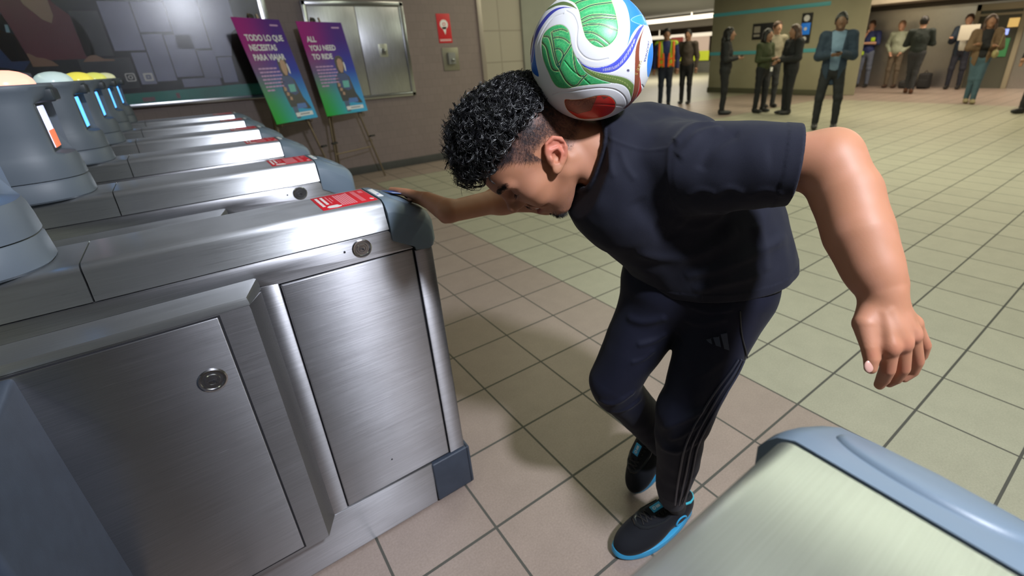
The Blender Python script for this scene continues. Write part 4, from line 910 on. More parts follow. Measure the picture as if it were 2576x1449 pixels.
def arml_fn(P):
    d = seg(P, SHL, ELL_, .050, .045)
    d = smin(d, ell(P, (0.7982, 0.3325, 1.1748), (.028, .028, .028)), .03)
    d = smin(d, schain(P, [ELL_, (0.7695, 0.2952, 1.1163), (0.7448, 0.2580, 1.0683), (0.7300, 0.2247, 1.0261), (0.7229, 0.2049, 1.0021)], [.042, .042, .0395, .0315, .0265]), .02)
    d = smin(d, ell(P, (0.7387, 0.1948, 1.0124), (.012, .012, .012)), .012)
    # back of the hand
    W_ = (0.7209, 0.2020, 0.9963)
    k1, k2, k3, k4 = (0.6837, 0.1702, 0.9466), (0.7047, 0.1628, 0.9488), (0.7318, 0.1621, 0.9518), (0.7582, 0.1677, 0.9529)
    for b_, r0, r1 in ((k1, .020, .0125), (k2, .020, .0125), (k3, .018, .0120), (k4, .016, .0110)): d = smin(d, seg(P, W_, b_, r0, r1), .016)
    d = smin(d, ell(P, (0.7094, 0.1932, 0.9592), (.030, .030, .024)), .016)
    fing = chain(P, [k1, (0.6870, 0.1660, 0.9078), (0.6969, 0.1703, 0.8840), (0.6980, 0.1732, 0.8705)], [.0122, .0100, .0092, .0070])
    d = smin(d, fing, .006)
    d = smin(d, chain(P, [k2, (0.7123, 0.1558, 0.9032), (0.7196, 0.1618, 0.8789), (0.7182, 0.1677, 0.8677)], [.0122, .0100, .0092, .0072]), .005)
    d = smin(d, chain(P, [k3, (0.7508, 0.1504, 0.9002), (0.7583, 0.1538, 0.8764), (0.7525, 0.1594, 0.8638)], [.0118, .0096, .0090, .0070]), .005)
    d = smin(d, chain(P, [k4, (0.7772, 0.1521, 0.9143), (0.7875, 0.1538, 0.8912), (0.7823, 0.1575, 0.8758)], [.0105, .0086, .0080, .0064]), .005)
    d = smin(d, chain(P, [(0.7115, 0.2043, 0.9828), (0.6802, 0.2036, 0.9663), (0.6667, 0.1885, 0.9423), (0.6638, 0.1814, 0.9277), (0.6615, 0.1790, 0.9149)], [.022, .0165, .0108, .0102, .0084]), .010)
    for a_, b__ in (((0.6913, 0.1867, 0.9853), (0.6784, 0.1679, 0.9539)), ((0.6980, 0.1843, 0.9899), (0.6973, 0.1610, 0.9567)), ((0.7076, 0.1825, 0.9921), (0.7238, 0.1602, 0.9600))): d = smin(d, seg(P, a_, b__, .0035, .0050), .007)
    d = smin(d, schain(P, [(0.7104, 0.1781, 0.9940), (0.7004, 0.1738, 0.9811), (0.7005, 0.1677, 0.9699), (0.6920, 0.1663, 0.9595)], [.0018] * 4, .002), .003)
    d = smin(d, schain(P, [(0.7167, 0.1747, 0.9900), (0.7177, 0.1671, 0.9771), (0.7086, 0.1637, 0.9646)], [.0015] * 3, .002), .003)
    for k_ in ((0.6796, 0.1659, 0.9442), (0.7006, 0.1574, 0.9455), (0.7292, 0.1566, 0.9478)): d = smin(d, ell(P, k_, (.0075, .0075, .0075)), .008)
    return d
def armr_fn(P):
    d = seg(P, SHR, ELR, .048, .042)
    d = smin(d, schain(P, [ELR, (0.6140, 1.0645, 0.9852), WRR], [.040, .032, .0255]), .02)
    W_ = (0.4410, 1.0210, 1.0050)
    d = smin(d, ell(P, (0.4420, 1.0420, 0.9850), (.017, .017, .017)), .014)
    km = [((0.4340, 1.1240, 1.0180), (0.4190, 1.2120, 1.0180), (0.4120, 1.2630, 1.0140), (0.4070, 1.3080, 1.0100))]
    base = [Vector(q) for q in km[0]]
    away = Vector((0.30, 0.93, -0.20)).normalized()
    for q in range(4):
        off = away * (.017 * q) + Vector((0, 0, -.0035 * q)); sh_ = Vector((.007 * q * (1 if q != 1 else 0), 0, 0))
        pts = [tuple(b_ + off + (sh_ if i > 1 else Vector((0, 0, 0)))) for i, b_ in enumerate(base)]
        d = smin(d, seg(P, W_, pts[0], .021, .0130), .014)
        d = smin(d, chain(P, pts, [.0118, .0096, .0088, .0072]), .005)
    d = smin(d, chain(P, [(0.4410, 1.0610, 1.0000), (0.4490, 1.1390, 0.9940), (0.4460, 1.2090, 0.9900), (0.4380, 1.2440, 0.9900)], [.020, .0145, .0105, .0082]), .010)
    return d
def body_fn(P):
    d = smin(neck_fn(P), head_fn(P), .018)
    core = smin(seg(P, (0.7363, 0.6975, 1.0715), (0.8640, 0.5931, 0.8991), .095, .10), seg(P, SHL, SHR, .052), .05)
    d = smin(d, core, .04)
    d = smin(d, arml_fn(P), .02); d = smin(d, armr_fn(P), .02)
    return d
def sub_iso(fn, boxes):
    Vs, Fs, n = [], [], 0
    for lo, hi, res in boxes:
        V, F = iso(fn, lo, hi, res); V, _ = project(fn, V, 1); Vs.append(V); Fs.append(F + n); n += len(V)
    return np.concatenate(Vs), np.concatenate(Fs)
body_o = organic('body', body_fn, (0.33, 0.14, 0.74), (1.08, 1.42, 1.36), 0.0024, SKIN)
H(body_o)
# skin tints: redder ears and lips, stubbled scalp, teeth are separate
me = body_o.data; nV = len(me.vertices); co = np.empty(nV * 3, dtype=np.float32); me.vertices.foreach_get('co', co); co = co.reshape(-1, 3)
Q = toh(co); colr = np.tile(np.array([.43, .195, .112, 1], dtype=np.float32), (nV, 1))
def blend(w, c): 
    w = np.clip(w, 0, 1)[:, None]; colr[:, :3] = colr[:, :3] * (1 - w) + np.array(c, dtype=np.float32) * w
inh = (np.linalg.norm(Q - v3((0, 0, .02)), axis=1) < .19)
my = np.abs(Q[:, 1])
eard = np.linalg.norm((np.stack([Q[:, 0] + .020, my - .086, Q[:, 2] - .002], 1)) / v3((.028, .014, .030)), axis=1)
blend(inh * (1.25 - eard) * 2.2 * .55, (.52, .15, .10))
lipm = np.linalg.norm(np.stack([Q[:, 0] - .098, my * .5, (Q[:, 2] + .054)], 1) / v3((.016, .0125, .0145)), axis=1)
blend(inh * (1.15 - lipm) * 3 * .7, (.36, .11, .08))
inner = np.linalg.norm(np.stack([Q[:, 0] - .088, my * .6, (Q[:, 2] + .0535)], 1) / v3((.012, .012, .0055)), axis=1)
blend(inh * (1.0 - inner) * 6, (.06, .015, .012))
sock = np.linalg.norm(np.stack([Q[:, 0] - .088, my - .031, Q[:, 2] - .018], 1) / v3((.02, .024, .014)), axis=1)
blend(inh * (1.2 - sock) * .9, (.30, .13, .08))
# where hair grows short: the faded sides and nape
def fade_w(Q):
    y = np.abs(Q[:, 1]); x, z = Q[:, 0], Q[:, 2]
    line = np.where(x > .045, .052 + (x - .045) * .62, np.where(x > .012, -.004 + (x - .012) * 1.7, np.where(x > -.03, .030 - (.012 - x) * .3, -.030 - (x + .03) * 0.0)))
    line = np.where(x < -.03, -.035, line)
    return np.clip((z - line) / .012, 0, 1) * (x < .112)
fw = fade_w(Q) * inh * (eard > .95); dark = np.clip((Q[:, 2] - .0) / .07, 0, 1)
nz = noise3(co, 900) * .25 + noise3(co, 400) * .2
blend(fw * (.62 + .42 * dark + nz), (.040, .028, .030))
goat = np.linalg.norm(np.stack([Q[:, 0] - .076, my * .85, Q[:, 2] + .098], 1) / v3((.020, .020, .014)), axis=1)
blend(inh * np.clip(1.2 - goat, 0, 1) * 2.0 * (.7 + nz), (.07, .045, .04))
must = np.linalg.norm(np.stack([Q[:, 0] - .098, my * .5, Q[:, 2] + .0335], 1) / v3((.016, .014, .007)), axis=1)
blend(inh * np.clip(1.1 - must, 0, 1) * .6 * (.6 + nz), (.22, .12, .085))
jawm = np.clip((-.062 - Q[:, 2]) / .02, 0, 1) * (Q[:, 0] > .02); blend(inh * jawm * (.22 + nz * .5), (.20, .12, .10))
for kp, kr in (((0.6761, 0.1643, 0.9453), .013), ((0.6971, 0.1558, 0.9479), .013), ((0.7262, 0.1540, 0.9490), .011), ((0.6777, 0.1637, 0.9135), .011), ((0.7038, 0.1540, 0.9083), .011), ((0.7421, 0.1487, 0.9052), .010), ((0.7706, 0.1508, 0.9179), .010), ((0.6572, 0.1816, 0.9366), .009)):
    blend(np.exp(-(np.linalg.norm(co - v3(kp), axis=1) / kr) ** 2) * .45, (.42, .14, .09))
blend(np.clip(noise3(co, 45) * .5, 0, .25), (.55, .26, .18))
at_ = me.color_attributes.new('tint', 'FLOAT_COLOR', 'POINT'); at_.data.foreach_set('color', colr.ravel())
nt = SKIN.node_tree; an = nt.nodes.new('ShaderNodeAttribute'); an.attribute_name = 'tint'
for l in list(nt.links):
    if l.to_socket == nt.nodes['Principled BSDF'].inputs['Base Color']: nt.links.remove(l)
nt.links.new(an.outputs['Color'], nt.nodes['Principled BSDF'].inputs['Base Color'])
# teeth, brows, lashes, nails
TEETH = mat('teeth', (.78, .70, .60), .3)
b = B()
for k in range(-4, 5): 
    a = k * .20; b.ball(fromh((.083 + .0125 * math.cos(a), .0245 * math.sin(a), -.0492)), .0036, 8, (1, 1, 1.15))
H(b.build('teeth', TEETH))
HAIR = mat('man_hair', (.006, .006, .008), .33, spec=0.85); HAIR2 = mat('short_hair', (.012, .010, .012), .5)
rs = np.random.RandomState(4)
def strands(name, roots, dirs, length, rad, curl, m, n=6, jitter=.3, lf=None):
    """tapered three-sided hairs; curl > 0 winds them"""
    K = len(roots); L_ = length * (1 + jitter * np.clip(rs.randn(K), -2, 1.6)) * (1 if lf is None else lf); ph = rs.rand(K) * 6.28; sgn = np.where(rs.rand(K) > .5, 1, -1)
    a = np.cross(dirs, rs.randn(K, 3)); a /= np.linalg.norm(a, axis=1)[:, None]; b_ = np.cross(dirs, a)
    C = np.zeros((n, K, 3), dtype=np.float32)
    for i in range(n):
        t = i / (n - 1); rr = curl * (1 - np.exp(-3 * t)) * (.7 + .6 * rs.rand(K) * 0 + .3)
        ang = ph + sgn * t * (turns * 6.283)
        off = a * ((np.cos(ang) - np.cos(ph)) * rr)[:, None] + b_ * ((np.sin(ang) - np.sin(ph)) * rr)[:, None]
        C[i] = roots + dirs * (L_ * t)[:, None] + off
    V = np.zeros((n, K, 3, 3), dtype=np.float32)
    for i in range(n):
        d = C[min(i + 1, n - 1)] - C[max(i - 1, 0)]; d /= np.linalg.norm(d, axis=1)[:, None] + 1e-9
        u = np.cross(d, [.3, .5, .8]); u /= np.linalg.norm(u, axis=1)[:, None] + 1e-9; w = np.cross(d, u); r_ = rad * (1 - .65 * (i / (n - 1)) ** 2)
        for q in range(3): V[i, :, q] = C[i] + (u * math.cos(q * 2.094) + w * math.sin(q * 2.094)) * r_
    idx = np.arange(n * K * 3).reshape(n, K, 3); F = []
    for q in range(3):
        F.append(np.stack([idx[:-1, :, q], idx[:-1, :, (q + 1) % 3], idx[1:, :, (q + 1) % 3], idx[1:, :, q]], -1).reshape(-1, 4))
    return V.reshape(-1, 3), np.concatenate(F)
turns = 0.0
me_n = np.empty(nV * 3, dtype=np.float32); me.vertex_normals.foreach_get('vector', me_n) if hasattr(me, 'vertex_normals') else None
me_n = me_n.reshape(-1, 3)
# curly top: roots over the upper skull
def scalp_pts(K, zlim):
    u = rs.randn(K * 3, 3); u /= np.linalg.norm(u, axis=1)[:, None]
    q = u * v3((.101, .079, .090)) + v3((-.010, 0, .050)); n_ = u / v3((.101, .079, .090)); n_ /= np.linalg.norm(n_, axis=1)[:, None]
    k = zlim(q); return q[k][:K], n_[k][:K]
def curly(q): return (q[:, 2] > np.where(q[:, 0] > 0, .080, .080 + q[:, 0] * .18)) | ((q[:, 0] > .062) & (q[:, 2] > .080))
def lenf(q): 
    t = np.clip((q[:, 0] + .075) / .12, 0, 1); return .36 + .56 * t * t * (3 - 2 * t)
parts_ = []
for layer, (K, ln, rd, cr, tn, n_) in enumerate([(1500, .040, .00100, .0070, 1.6, 20), (1500, .052, .00095, .0085, 1.9, 22), (1100, .056, .00085, .0095, 2.2, 24)]):
    q, n0 = scalp_pts(K, curly); turns = tn
    dr = n0 + v3((.30, 0, .30)) + rs.randn(*n0.shape) * .22; dr /= np.linalg.norm(dr, axis=1)[:, None]
    # tighter bundles: neighbouring roots share a direction and a curl phase
    V, F = strands('x', q.astype(np.float32), dr.astype(np.float32), ln, rd, cr, HAIR, n=n_, jitter=.16, lf=lenf(q))
    parts_.append((fromhs(V), F))
# clumps of parallel hairs that make the glossy ringlets
q, n0 = scalp_pts(1100, curly); lf_ = lenf(q); q += n0 * .014 * lf_[:, None]; dr = n0 * .8 + v3((.22, 0, .25)) + rs.randn(*n0.shape) * .42; dr /= np.linalg.norm(dr, axis=1)[:, None]
st0 = rs.get_state()
for k in range(7):
    rs.set_state(st0); turns = 1.15; offs = np.random.RandomState(50 + k).randn(len(q), 3) * .0011
    V, F = strands('x', (q + offs).astype(np.float32), dr.astype(np.float32), .044, .0008, .0085 + .0005 * k, HAIR, n=20, jitter=.12, lf=lf_)
    parts_.append((fromhs(V), F))
Vh = []; Fh = []; n = 0
for V, F in parts_: Vh.append(V); Fh.append(F + n); n += len(V)
hair_o = np_mesh('hair', np.concatenate(Vh), np.concatenate(Fh), HAIR); H(hair_o); hair_o['label'] = 'glossy black curls on top'
def capf(P):
    Q = toh(P); d = ell(Q, (-.006, 0, .060), (.106, .083, .094)) + .004 * noise3(P, 60) + .004 * noise3(P, 120)
    d = smax(d, .084 - Q[:, 2] - np.maximum(0, -Q[:, 0]) * .18, .008); return smax(d, Q[:, 0] - .098, .01)
H(organic('hair_base', capf, (0.33, 0.55, 1.0), (0.72, 1.05, 1.42), .003, HAIR))
# short faded hair
fm = np.where((fw > .3) & (rs.rand(nV) < .75) & (Q[:, 2] < .12))[0]
turns = .25
nn = me_n[fm]; dirw = nn * .55 + np.array(hU) * -.25 + np.array(hF) * .25 + rs.randn(len(fm), 3) * .18; dirw /= np.linalg.norm(dirw, axis=1)[:, None]
fm = np.concatenate([fm, fm]); nn = np.concatenate([nn, nn]); dirw = np.concatenate([dirw, dirw + rs.randn(len(dirw), 3) * .1]); rt = co[fm] + rs.randn(len(fm), 3) * .0012; rt = rt.astype(np.float32)
kk = rs.rand(len(fm)) < np.clip(.35 + dark[fm], 0, 1)
V, F = strands('x', rt[kk] - nn[kk] * .0005, dirw[kk].astype(np.float32), .0048, .00014, .0006, HAIR2, n=4, jitter=.35)
H(np_mesh('faded_hair', V, F, HAIR2))
# brows, goatee, lashes
def patch(name, rootsq, dirq, ln, rd):
    P_ = fromhs(np.array(rootsq, dtype=np.float32)); D_ = (np.array(dirq) @ HR.T.astype(float)).astype(np.float32); D_ /= np.linalg.norm(D_, axis=1)[:, None]
    # drop the roots on the skin
    for _ in range(3):
        d = body_fn(P_); g = np.stack([body_fn(P_ + v3([.001 if k == j else 0 for k in range(3)])) - d for j in range(3)], 1); g /= np.linalg.norm(g, axis=1)[:, None] + 1e-9; P_ = (P_ - g * d[:, None]).astype(np.float32)
    V, F = strands('x', P_, (D_ + g * .22).astype(np.float32), ln, rd, .0004, HAIR2, n=4); return H(np_mesh(name, V, F, HAIR2))
for sgn_ in (1, -1):
    r_, d_ = [], []
    for _ in range(520):
        t = rs.rand(); r_.append((.104 - .024 * t * t, sgn_ * (.010 + .040 * t), .0355 + .007 * math.sin(t * 2.6) + rs.randn() * .0020)); d_.append((-.45 + rs.randn() * .08, sgn_ * .85, .25 - .5 * t))
    patch('eyebrow', r_, d_, .0062, .00020)
    r_, d_ = [], []
    for _ in range(40):
        t = rs.rand(); r_.append((.093 - .006 * t, sgn_ * (.022 + .022 * t), .0085)); d_.append((1.0, sgn_ * .3, -.35))
    patch('eyelashes', r_, d_, .0058, .00014)
r_, d_ = [], []
for _ in range(900):
    a = rs.randn(3) * v3((.006, .013, .006)); r_.append((.078 + a[0], a[1], -.101 + a[2])); d_.append((.5, a[1] * 20, -.8))
patch('goatee', r_, d_, .0050, .00024)
r_, d_ = [], []
for _ in range(500):
    a = rs.randn(2); r_.append((.1005 - abs(a[0]) * .004, a[0] * .014, -.0345 + a[1] * .0028)); d_.append((.25, a[0] * .5, -1))
patch('moustache', r_, d_, .0022, .00010)
NAIL = mat('nail', (.60, .34, .28), .3)
b = B()
M_ = Matrix((RGT, DWN, FWD)).transposed().to_4x4(); M_.translation = Vector((0.6527, 0.1788, 0.9213))
b.ball((0, 0, 0), .0068, 12, (.95, 1.25, .35), M=M_); o = b.build('fingernail', NAIL); H(o); o['label'] = 'pale thumbnail of the hanging hand'
M_.translation = Vector((0.4260, 1.2250, 0.9960)); b = B(); b.ball((0, 0, 0), .0062, 12, (1.25, .9, .5), M=M_); o = b.build('fingernail', NAIL); H(o)
# ------------------------------------------------------------ his clothes
SHIRT = mat('black_jersey', (.0105, .0115, .022), .85, bump=.35, bscale=1400, sheen=.08, spec=.28)
PANT = mat('track_pants', (.0075, .0085, .020), .75, bump=.2, bscale=1600, sheen=.05, spec=.22)
def ridge(P, pts, w, amp):
    d = chain(P, pts, [0.0] * len(pts)); return amp * np.exp(-(d / w) ** 2)
NKA = np.array(fromh((-.030, 0, -.030))); NKD = v3(NB) - v3(NKA); NKD = NKD / np.linalg.norm(NKD)
FOLDS = [([(0.6889, 0.5116, 1.0539), (0.6800, 0.5154, 1.0582), (0.6694, 0.5219, 1.0639), (0.6613, 0.5283, 1.0715), (0.6559, 0.5306, 1.0798), (0.6500, 0.5313, 1.0899), (0.6456, 0.5321, 1.1005), (0.6425, 0.5329, 1.1110), (0.6404, 0.5335, 1.1216), (0.6397, 0.5342, 1.1324), (0.6409, 0.5357, 1.1427), (0.6431, 0.5375, 1.1521), (0.6463, 0.5402, 1.1604), (0.6501, 0.5430, 1.1682), (0.6549, 0.5456, 1.1755), (0.6596, 0.5464, 1.1827), (0.6633, 0.5435, 1.1906), (0.6698, 0.5407, 1.1981), (0.6790, 0.5402, 1.2040), (0.6861, 0.5405, 1.2080)], .004, .0022),
         ([(0.6286, 0.6866, 1.2034), (0.6208, 0.6716, 1.1910), (0.6188, 0.6595, 1.1880), (0.6198, 0.6472, 1.1845), (0.6245, 0.6372, 1.1804), (0.6298, 0.6283, 1.1767), (0.6358, 0.6207, 1.1733), (0.6420, 0.6130, 1.1703), (0.6466, 0.6036, 1.1684), (0.6487, 0.5919, 1.1680), (0.6508, 0.5788, 1.1694), (0.6534, 0.5655, 1.1719), (0.6546, 0.5529, 1.1748), (0.6549, 0.5439, 1.1768)], .0035, .0026),
         ([(0.6599, 0.5432, 1.1829), (0.6617, 0.5393, 1.1881), (0.6674, 0.5364, 1.1949), (0.6775, 0.5358, 1.2018), (0.6888, 0.5354, 1.2080), (0.6986, 0.5338, 1.2124), (0.7098, 0.5295, 1.2151), (0.7165, 0.5204, 1.2167), (0.7219, 0.5115, 1.2174), (0.7337, 0.5111, 1.2167)], .012, .006), ([(0.6485, 0.5236, 1.1599), (0.6494, 0.5201, 1.1648), (0.6540, 0.5181, 1.1709), (0.6590, 0.5154, 1.1782), (0.6655, 0.5132, 1.1856), (0.6722, 0.5108, 1.1927), (0.6803, 0.5095, 1.1984), (0.6869, 0.5076, 1.2027), (0.6976, 0.5028, 1.2067), (0.7052, 0.4947, 1.2083), (0.7110, 0.4869, 1.2088), (0.7164, 0.4824, 1.2090)], .010, .005),
         ([(0.6618, 0.4834, 1.1432), (0.6657, 0.4827, 1.1484), (0.6687, 0.4801, 1.1564), (0.6727, 0.4773, 1.1654), (0.6789, 0.4752, 1.1736), (0.6845, 0.4723, 1.1805), (0.6915, 0.4689, 1.1859), (0.6981, 0.4638, 1.1908), (0.7043, 0.4581, 1.1951), (0.7099, 0.4533, 1.1986), (0.7108, 0.4481, 1.2018)], .010, -.003), ([(0.6382, 0.6115, 0.9597), (0.6416, 0.6050, 0.9586), (0.6471, 0.5966, 0.9562), (0.6556, 0.5886, 0.9527), (0.6665, 0.5810, 0.9490), (0.6766, 0.5723, 0.9476), (0.6836, 0.5655, 0.9478), (0.6912, 0.5582, 0.9483), (0.6992, 0.5506, 0.9493), (0.7078, 0.5432, 0.9506), (0.7166, 0.5358, 0.9527), (0.7254, 0.5286, 0.9554), (0.7338, 0.5217, 0.9591), (0.7417, 0.5157, 0.9635), (0.7501, 0.5094, 0.9693), (0.7590, 0.5032, 0.9757), (0.7685, 0.4976, 0.9823), (0.7775, 0.4925, 0.9887), (0.7867, 0.4886, 0.9942), (0.7954, 0.4859, 0.9983), (0.8026, 0.4842, 1.0009)], .014, .006),
         ([(0.6832, 0.5437, 1.0322), (0.6900, 0.5392, 1.0285), (0.7030, 0.5350, 1.0217), (0.7165, 0.5292, 1.0159), (0.7291, 0.5229, 1.0139), (0.7373, 0.5184, 1.0156), (0.7456, 0.5129, 1.0197), (0.7544, 0.5076, 1.0247), (0.7629, 0.5029, 1.0298), (0.7185, 0.4655, 1.0542), (0.7156, 0.4579, 1.0599)], .012, .005), ([(0.7208, 0.5458, 0.9029), (0.7236, 0.5398, 0.9058), (0.7278, 0.5320, 0.9094), (0.7349, 0.5244, 0.9124), (0.7425, 0.5160, 0.9161), (0.7502, 0.5073, 0.9203), (0.7579, 0.4990, 0.9247), (0.7642, 0.4931, 0.9282), (0.7707, 0.4869, 0.9321), (0.7782, 0.4810, 0.9359), (0.7864, 0.4754, 0.9396), (0.7952, 0.4702, 0.9431), (0.8047, 0.4655, 0.9463), (0.8150, 0.4615, 0.9492), (0.8257, 0.4583, 0.9515), (0.8380, 0.4545, 0.9546), (0.8498, 0.4501, 0.9586), (0.8664, 0.4483, 0.9607), (0.8811, 0.4458, 0.9634), (0.8953, 0.4441, 0.9656), (0.9124, 0.4450, 0.9654), (0.9291, 0.4475, 0.9637)], .012, .009),
         ([(0.7349, 0.5344, 0.8704), (0.7364, 0.5278, 0.8741), (0.7405, 0.5204, 0.8776), (0.7469, 0.5128, 0.8808), (0.7532, 0.5040, 0.8847), (0.7594, 0.4949, 0.8889), (0.7663, 0.4865, 0.8927), (0.7739, 0.4796, 0.8956), (0.7826, 0.4735, 0.8979), (0.7931, 0.4676, 0.9001), (0.8035, 0.4614, 0.9025), (0.8140, 0.4557, 0.9047), (0.8248, 0.4511, 0.9060), (0.8353, 0.4480, 0.9065), (0.8431, 0.4458, 0.9068)], .010, .006), ([(0.6909, 0.5567, 0.9862), (0.6868, 0.5605, 0.9918), (0.6783, 0.5636, 1.0009), (0.6686, 0.5670, 1.0115), (0.6581, 0.5697, 1.0229), (0.6501, 0.5731, 1.0331), (0.6440, 0.5772, 1.0433), (0.6380, 0.5814, 1.0546), (0.6331, 0.5859, 1.0653), (0.6281, 0.5888, 1.0749), (0.6236, 0.5900, 1.0819)], .016, -.004),
         ([(0.6173, 0.6680, 1.1830), (0.6157, 0.6644, 1.1770), (0.6100, 0.6558, 1.1694), (0.6040, 0.6464, 1.1609), (0.6000, 0.6389, 1.1525), (0.5969, 0.6316, 1.1440), (0.5960, 0.6263, 1.1344), (0.5961, 0.6220, 1.1256), (0.5969, 0.6200, 1.1192)], .006, .0025), ([(0.6214, 0.6299, 1.1684), (0.6187, 0.6235, 1.1609), (0.6171, 0.6165, 1.1497), (0.6169, 0.6098, 1.1392), (0.6189, 0.6030, 1.1299), (0.6218, 0.5961, 1.1212), (0.6245, 0.5917, 1.1150)], .006, .0022),
         ([(0.6576, 0.5090, 1.0910), (0.6564, 0.4997, 1.0976), (0.6574, 0.4888, 1.1054), (0.6606, 0.4796, 1.1101), (0.6646, 0.4707, 1.1099), (0.6686, 0.4618, 1.1075), (0.6723, 0.4561, 1.1053)], .006, .003), ([(0.6735, 0.4639, 1.0967), (0.6724, 0.4558, 1.1040), (0.6744, 0.4467, 1.1126), (0.6775, 0.4383, 1.1178), (0.6813, 0.4298, 1.1168), (0.6865, 0.4220, 1.1126), (0.6920, 0.4176, 1.1087)], .006, .003), ([(0.6967, 0.4126, 1.1020), (0.6965, 0.4073, 1.1061), (0.6961, 0.3999, 1.1121), (0.6986, 0.3931, 1.1168), (0.7007, 0.3861, 1.1195), (0.7042, 0.3791, 1.1183), (0.7078, 0.3712, 1.1152), (0.7137, 0.3653, 1.1108), (0.7193, 0.3620, 1.1073)], .006, .0025),
         ([(0.8397, 0.4746, 1.0104), (0.8394, 0.4705, 1.0049), (0.8412, 0.4658, 0.9963), (0.8448, 0.4615, 0.9855), (0.8489, 0.4575, 0.9737), (0.8492, 0.4528, 0.9634), (0.8484, 0.4489, 0.9525), (0.8513, 0.4475, 0.9382), (0.8511, 0.4451, 0.9251), (0.8504, 0.4429, 0.9140), (0.8516, 0.4420, 0.9053)], .012, .005), ([(0.6779, 0.4824, 1.1739), (0.6787, 0.4757, 1.1724), (0.6776, 0.4650, 1.1708), (0.6780, 0.4536, 1.1688), (0.6808, 0.4433, 1.1669), (0.6840, 0.4335, 1.1661), (0.6871, 0.4251, 1.1668), (0.6898, 0.4152, 1.1686), (0.6930, 0.4055, 1.1708), (0.6975, 0.3975, 1.1726), (0.7019, 0.3910, 1.1742), (0.7048, 0.3863, 1.1752)], .02, .002)]
def shirt_outer(P):
    d = chain(P, [(0.6917, 0.7007, 1.0922), (0.8075, 0.6598, 1.0731), (0.8947, 0.6057, 0.9648), (0.9168, 0.5659, 0.8699)], [.128, .142, .148, .142])
    d = smin(d, seg(P, (0.7104, 0.6712, 1.0121), (0.8245, 0.6232, 0.9015), .096, .118), .08)
    d = smin(d, seg(P, (0.6961, 0.7537, 1.1218), (0.7995, 0.7594, 1.1224), .085, .10), .05)
    d = smin(d, seg(P, (0.6642, 0.7455, 1.1511), (0.7509, 0.7245, 1.1168), .068, .105), .04)
    d = smin(d, seg(P, SHR, (0.7414, 0.9025, 1.0330), .075, .058), .04)
    return d
def plane3(P, a, b_, c, keep):
    a, b_, c = v3(a), v3(b_), v3(c); n = np.cross(b_ - a, c - a); n /= np.linalg.norm(n)
    if np.dot(n, v3(keep) - a) > 0: n = -n
    return (P - a) @ n
HEMO, HEMN = v3((0.8863, 0.5677, 0.8567)), v3((.12, -.02, -.99)); CUFF = ((0.7903, 0.3868, 1.2077), (0.7302, 0.3561, 1.0931), (0.7081, 0.3357, 1.1635))
COLP = ((0.6621, 0.7717, 1.1974), (0.6054, 0.6792, 1.1233), (0.6032, 0.7431, 1.0632))
def shirt_fn(P):
    nz = .0035 * noise3(P, 13) + .0022 * noise3(P, 31)
    cuf = plane3(P, *CUFF, (0.7085, 0.4855, 1.1416)); hem = (P - HEMO) @ HEMN
    sl = seg(P, (0.7277, 0.5452, 1.1281), (0.7784, 0.3643, 1.1492), .086, .064) + nz - .0010 * (cuf > -.024)
    sl = smax(sl, cuf, .004); sl = np.maximum(sl, -np.maximum(sl + .006, -(cuf + .07)))
    to = shirt_outer(P) + nz - .0012 * (hem > -.022)
    to = smax(to, hem, .004); to = smax(to, -smax(to + .007, -(hem + .05), .004), .003)
    d = smin(to, sl, .045)
    nk = neck_fn(P); cp = plane3(P, *COLP, (0.8180, 0.6547, 1.0274))
    d = smax(d, cp, .004); d = smax(d, -smax(nk - .007, -(cp + .03), .006), .003)
    col = np.maximum(np.abs(nk - .0125) - .0042, np.abs(cp + .006) - .0095)
    return smin(d, col - .001, .003)
def crease(o, folds):
    """raise or sink soft ridges of cloth along lines lying on the surface"""
    me_ = o.data; n = len(me_.vertices); V = np.empty(n * 3, dtype=np.float32); me_.vertices.foreach_get('co', V); V = V.reshape(-1, 3); N_ = np.empty(n * 3, dtype=np.float32); me_.vertex_normals.foreach_get('vector', N_); N_ = N_.reshape(-1, 3)
    D = np.zeros(n)
    for pts, w, amp in folds:
        p = np.array(pts, dtype=np.float32); lo, hi = p.min(0) - 3 * w, p.max(0) + 3 * w; k = np.where(((V > lo) & (V < hi)).all(1))[0]
        if not len(k): continue
        Q_ = V[k]; best = np.full(len(k), 1e9); tt = np.zeros(len(k)); m_ = len(p) - 1
        for i in range(m_):
            a, ab = p[i], p[i + 1] - p[i]; t = np.clip(((Q_ - a) @ ab) / max(float(ab @ ab), 1e-12), 0, 1); d = np.linalg.norm(Q_ - a - t[:, None] * ab, axis=1)
            u = d < best; best[u] = d[u]; tt[u] = (i + t[u]) / m_
        D[k] += amp * np.exp(-(best / w) ** 2) * np.clip(np.sin(np.clip(tt, 0, 1) * PI) * 2.2 + .12, 0, 1)
    me_.vertices.foreach_set('co', (V + N_ * D[:, None].astype(np.float32)).ravel()); me_.update()
shirt = organic('t_shirt', shirt_fn, (0.45, 0.22, 0.74), (1.24, 1.20, 1.34), .0032, SHIRT); H(shirt); crease(shirt, FOLDS)
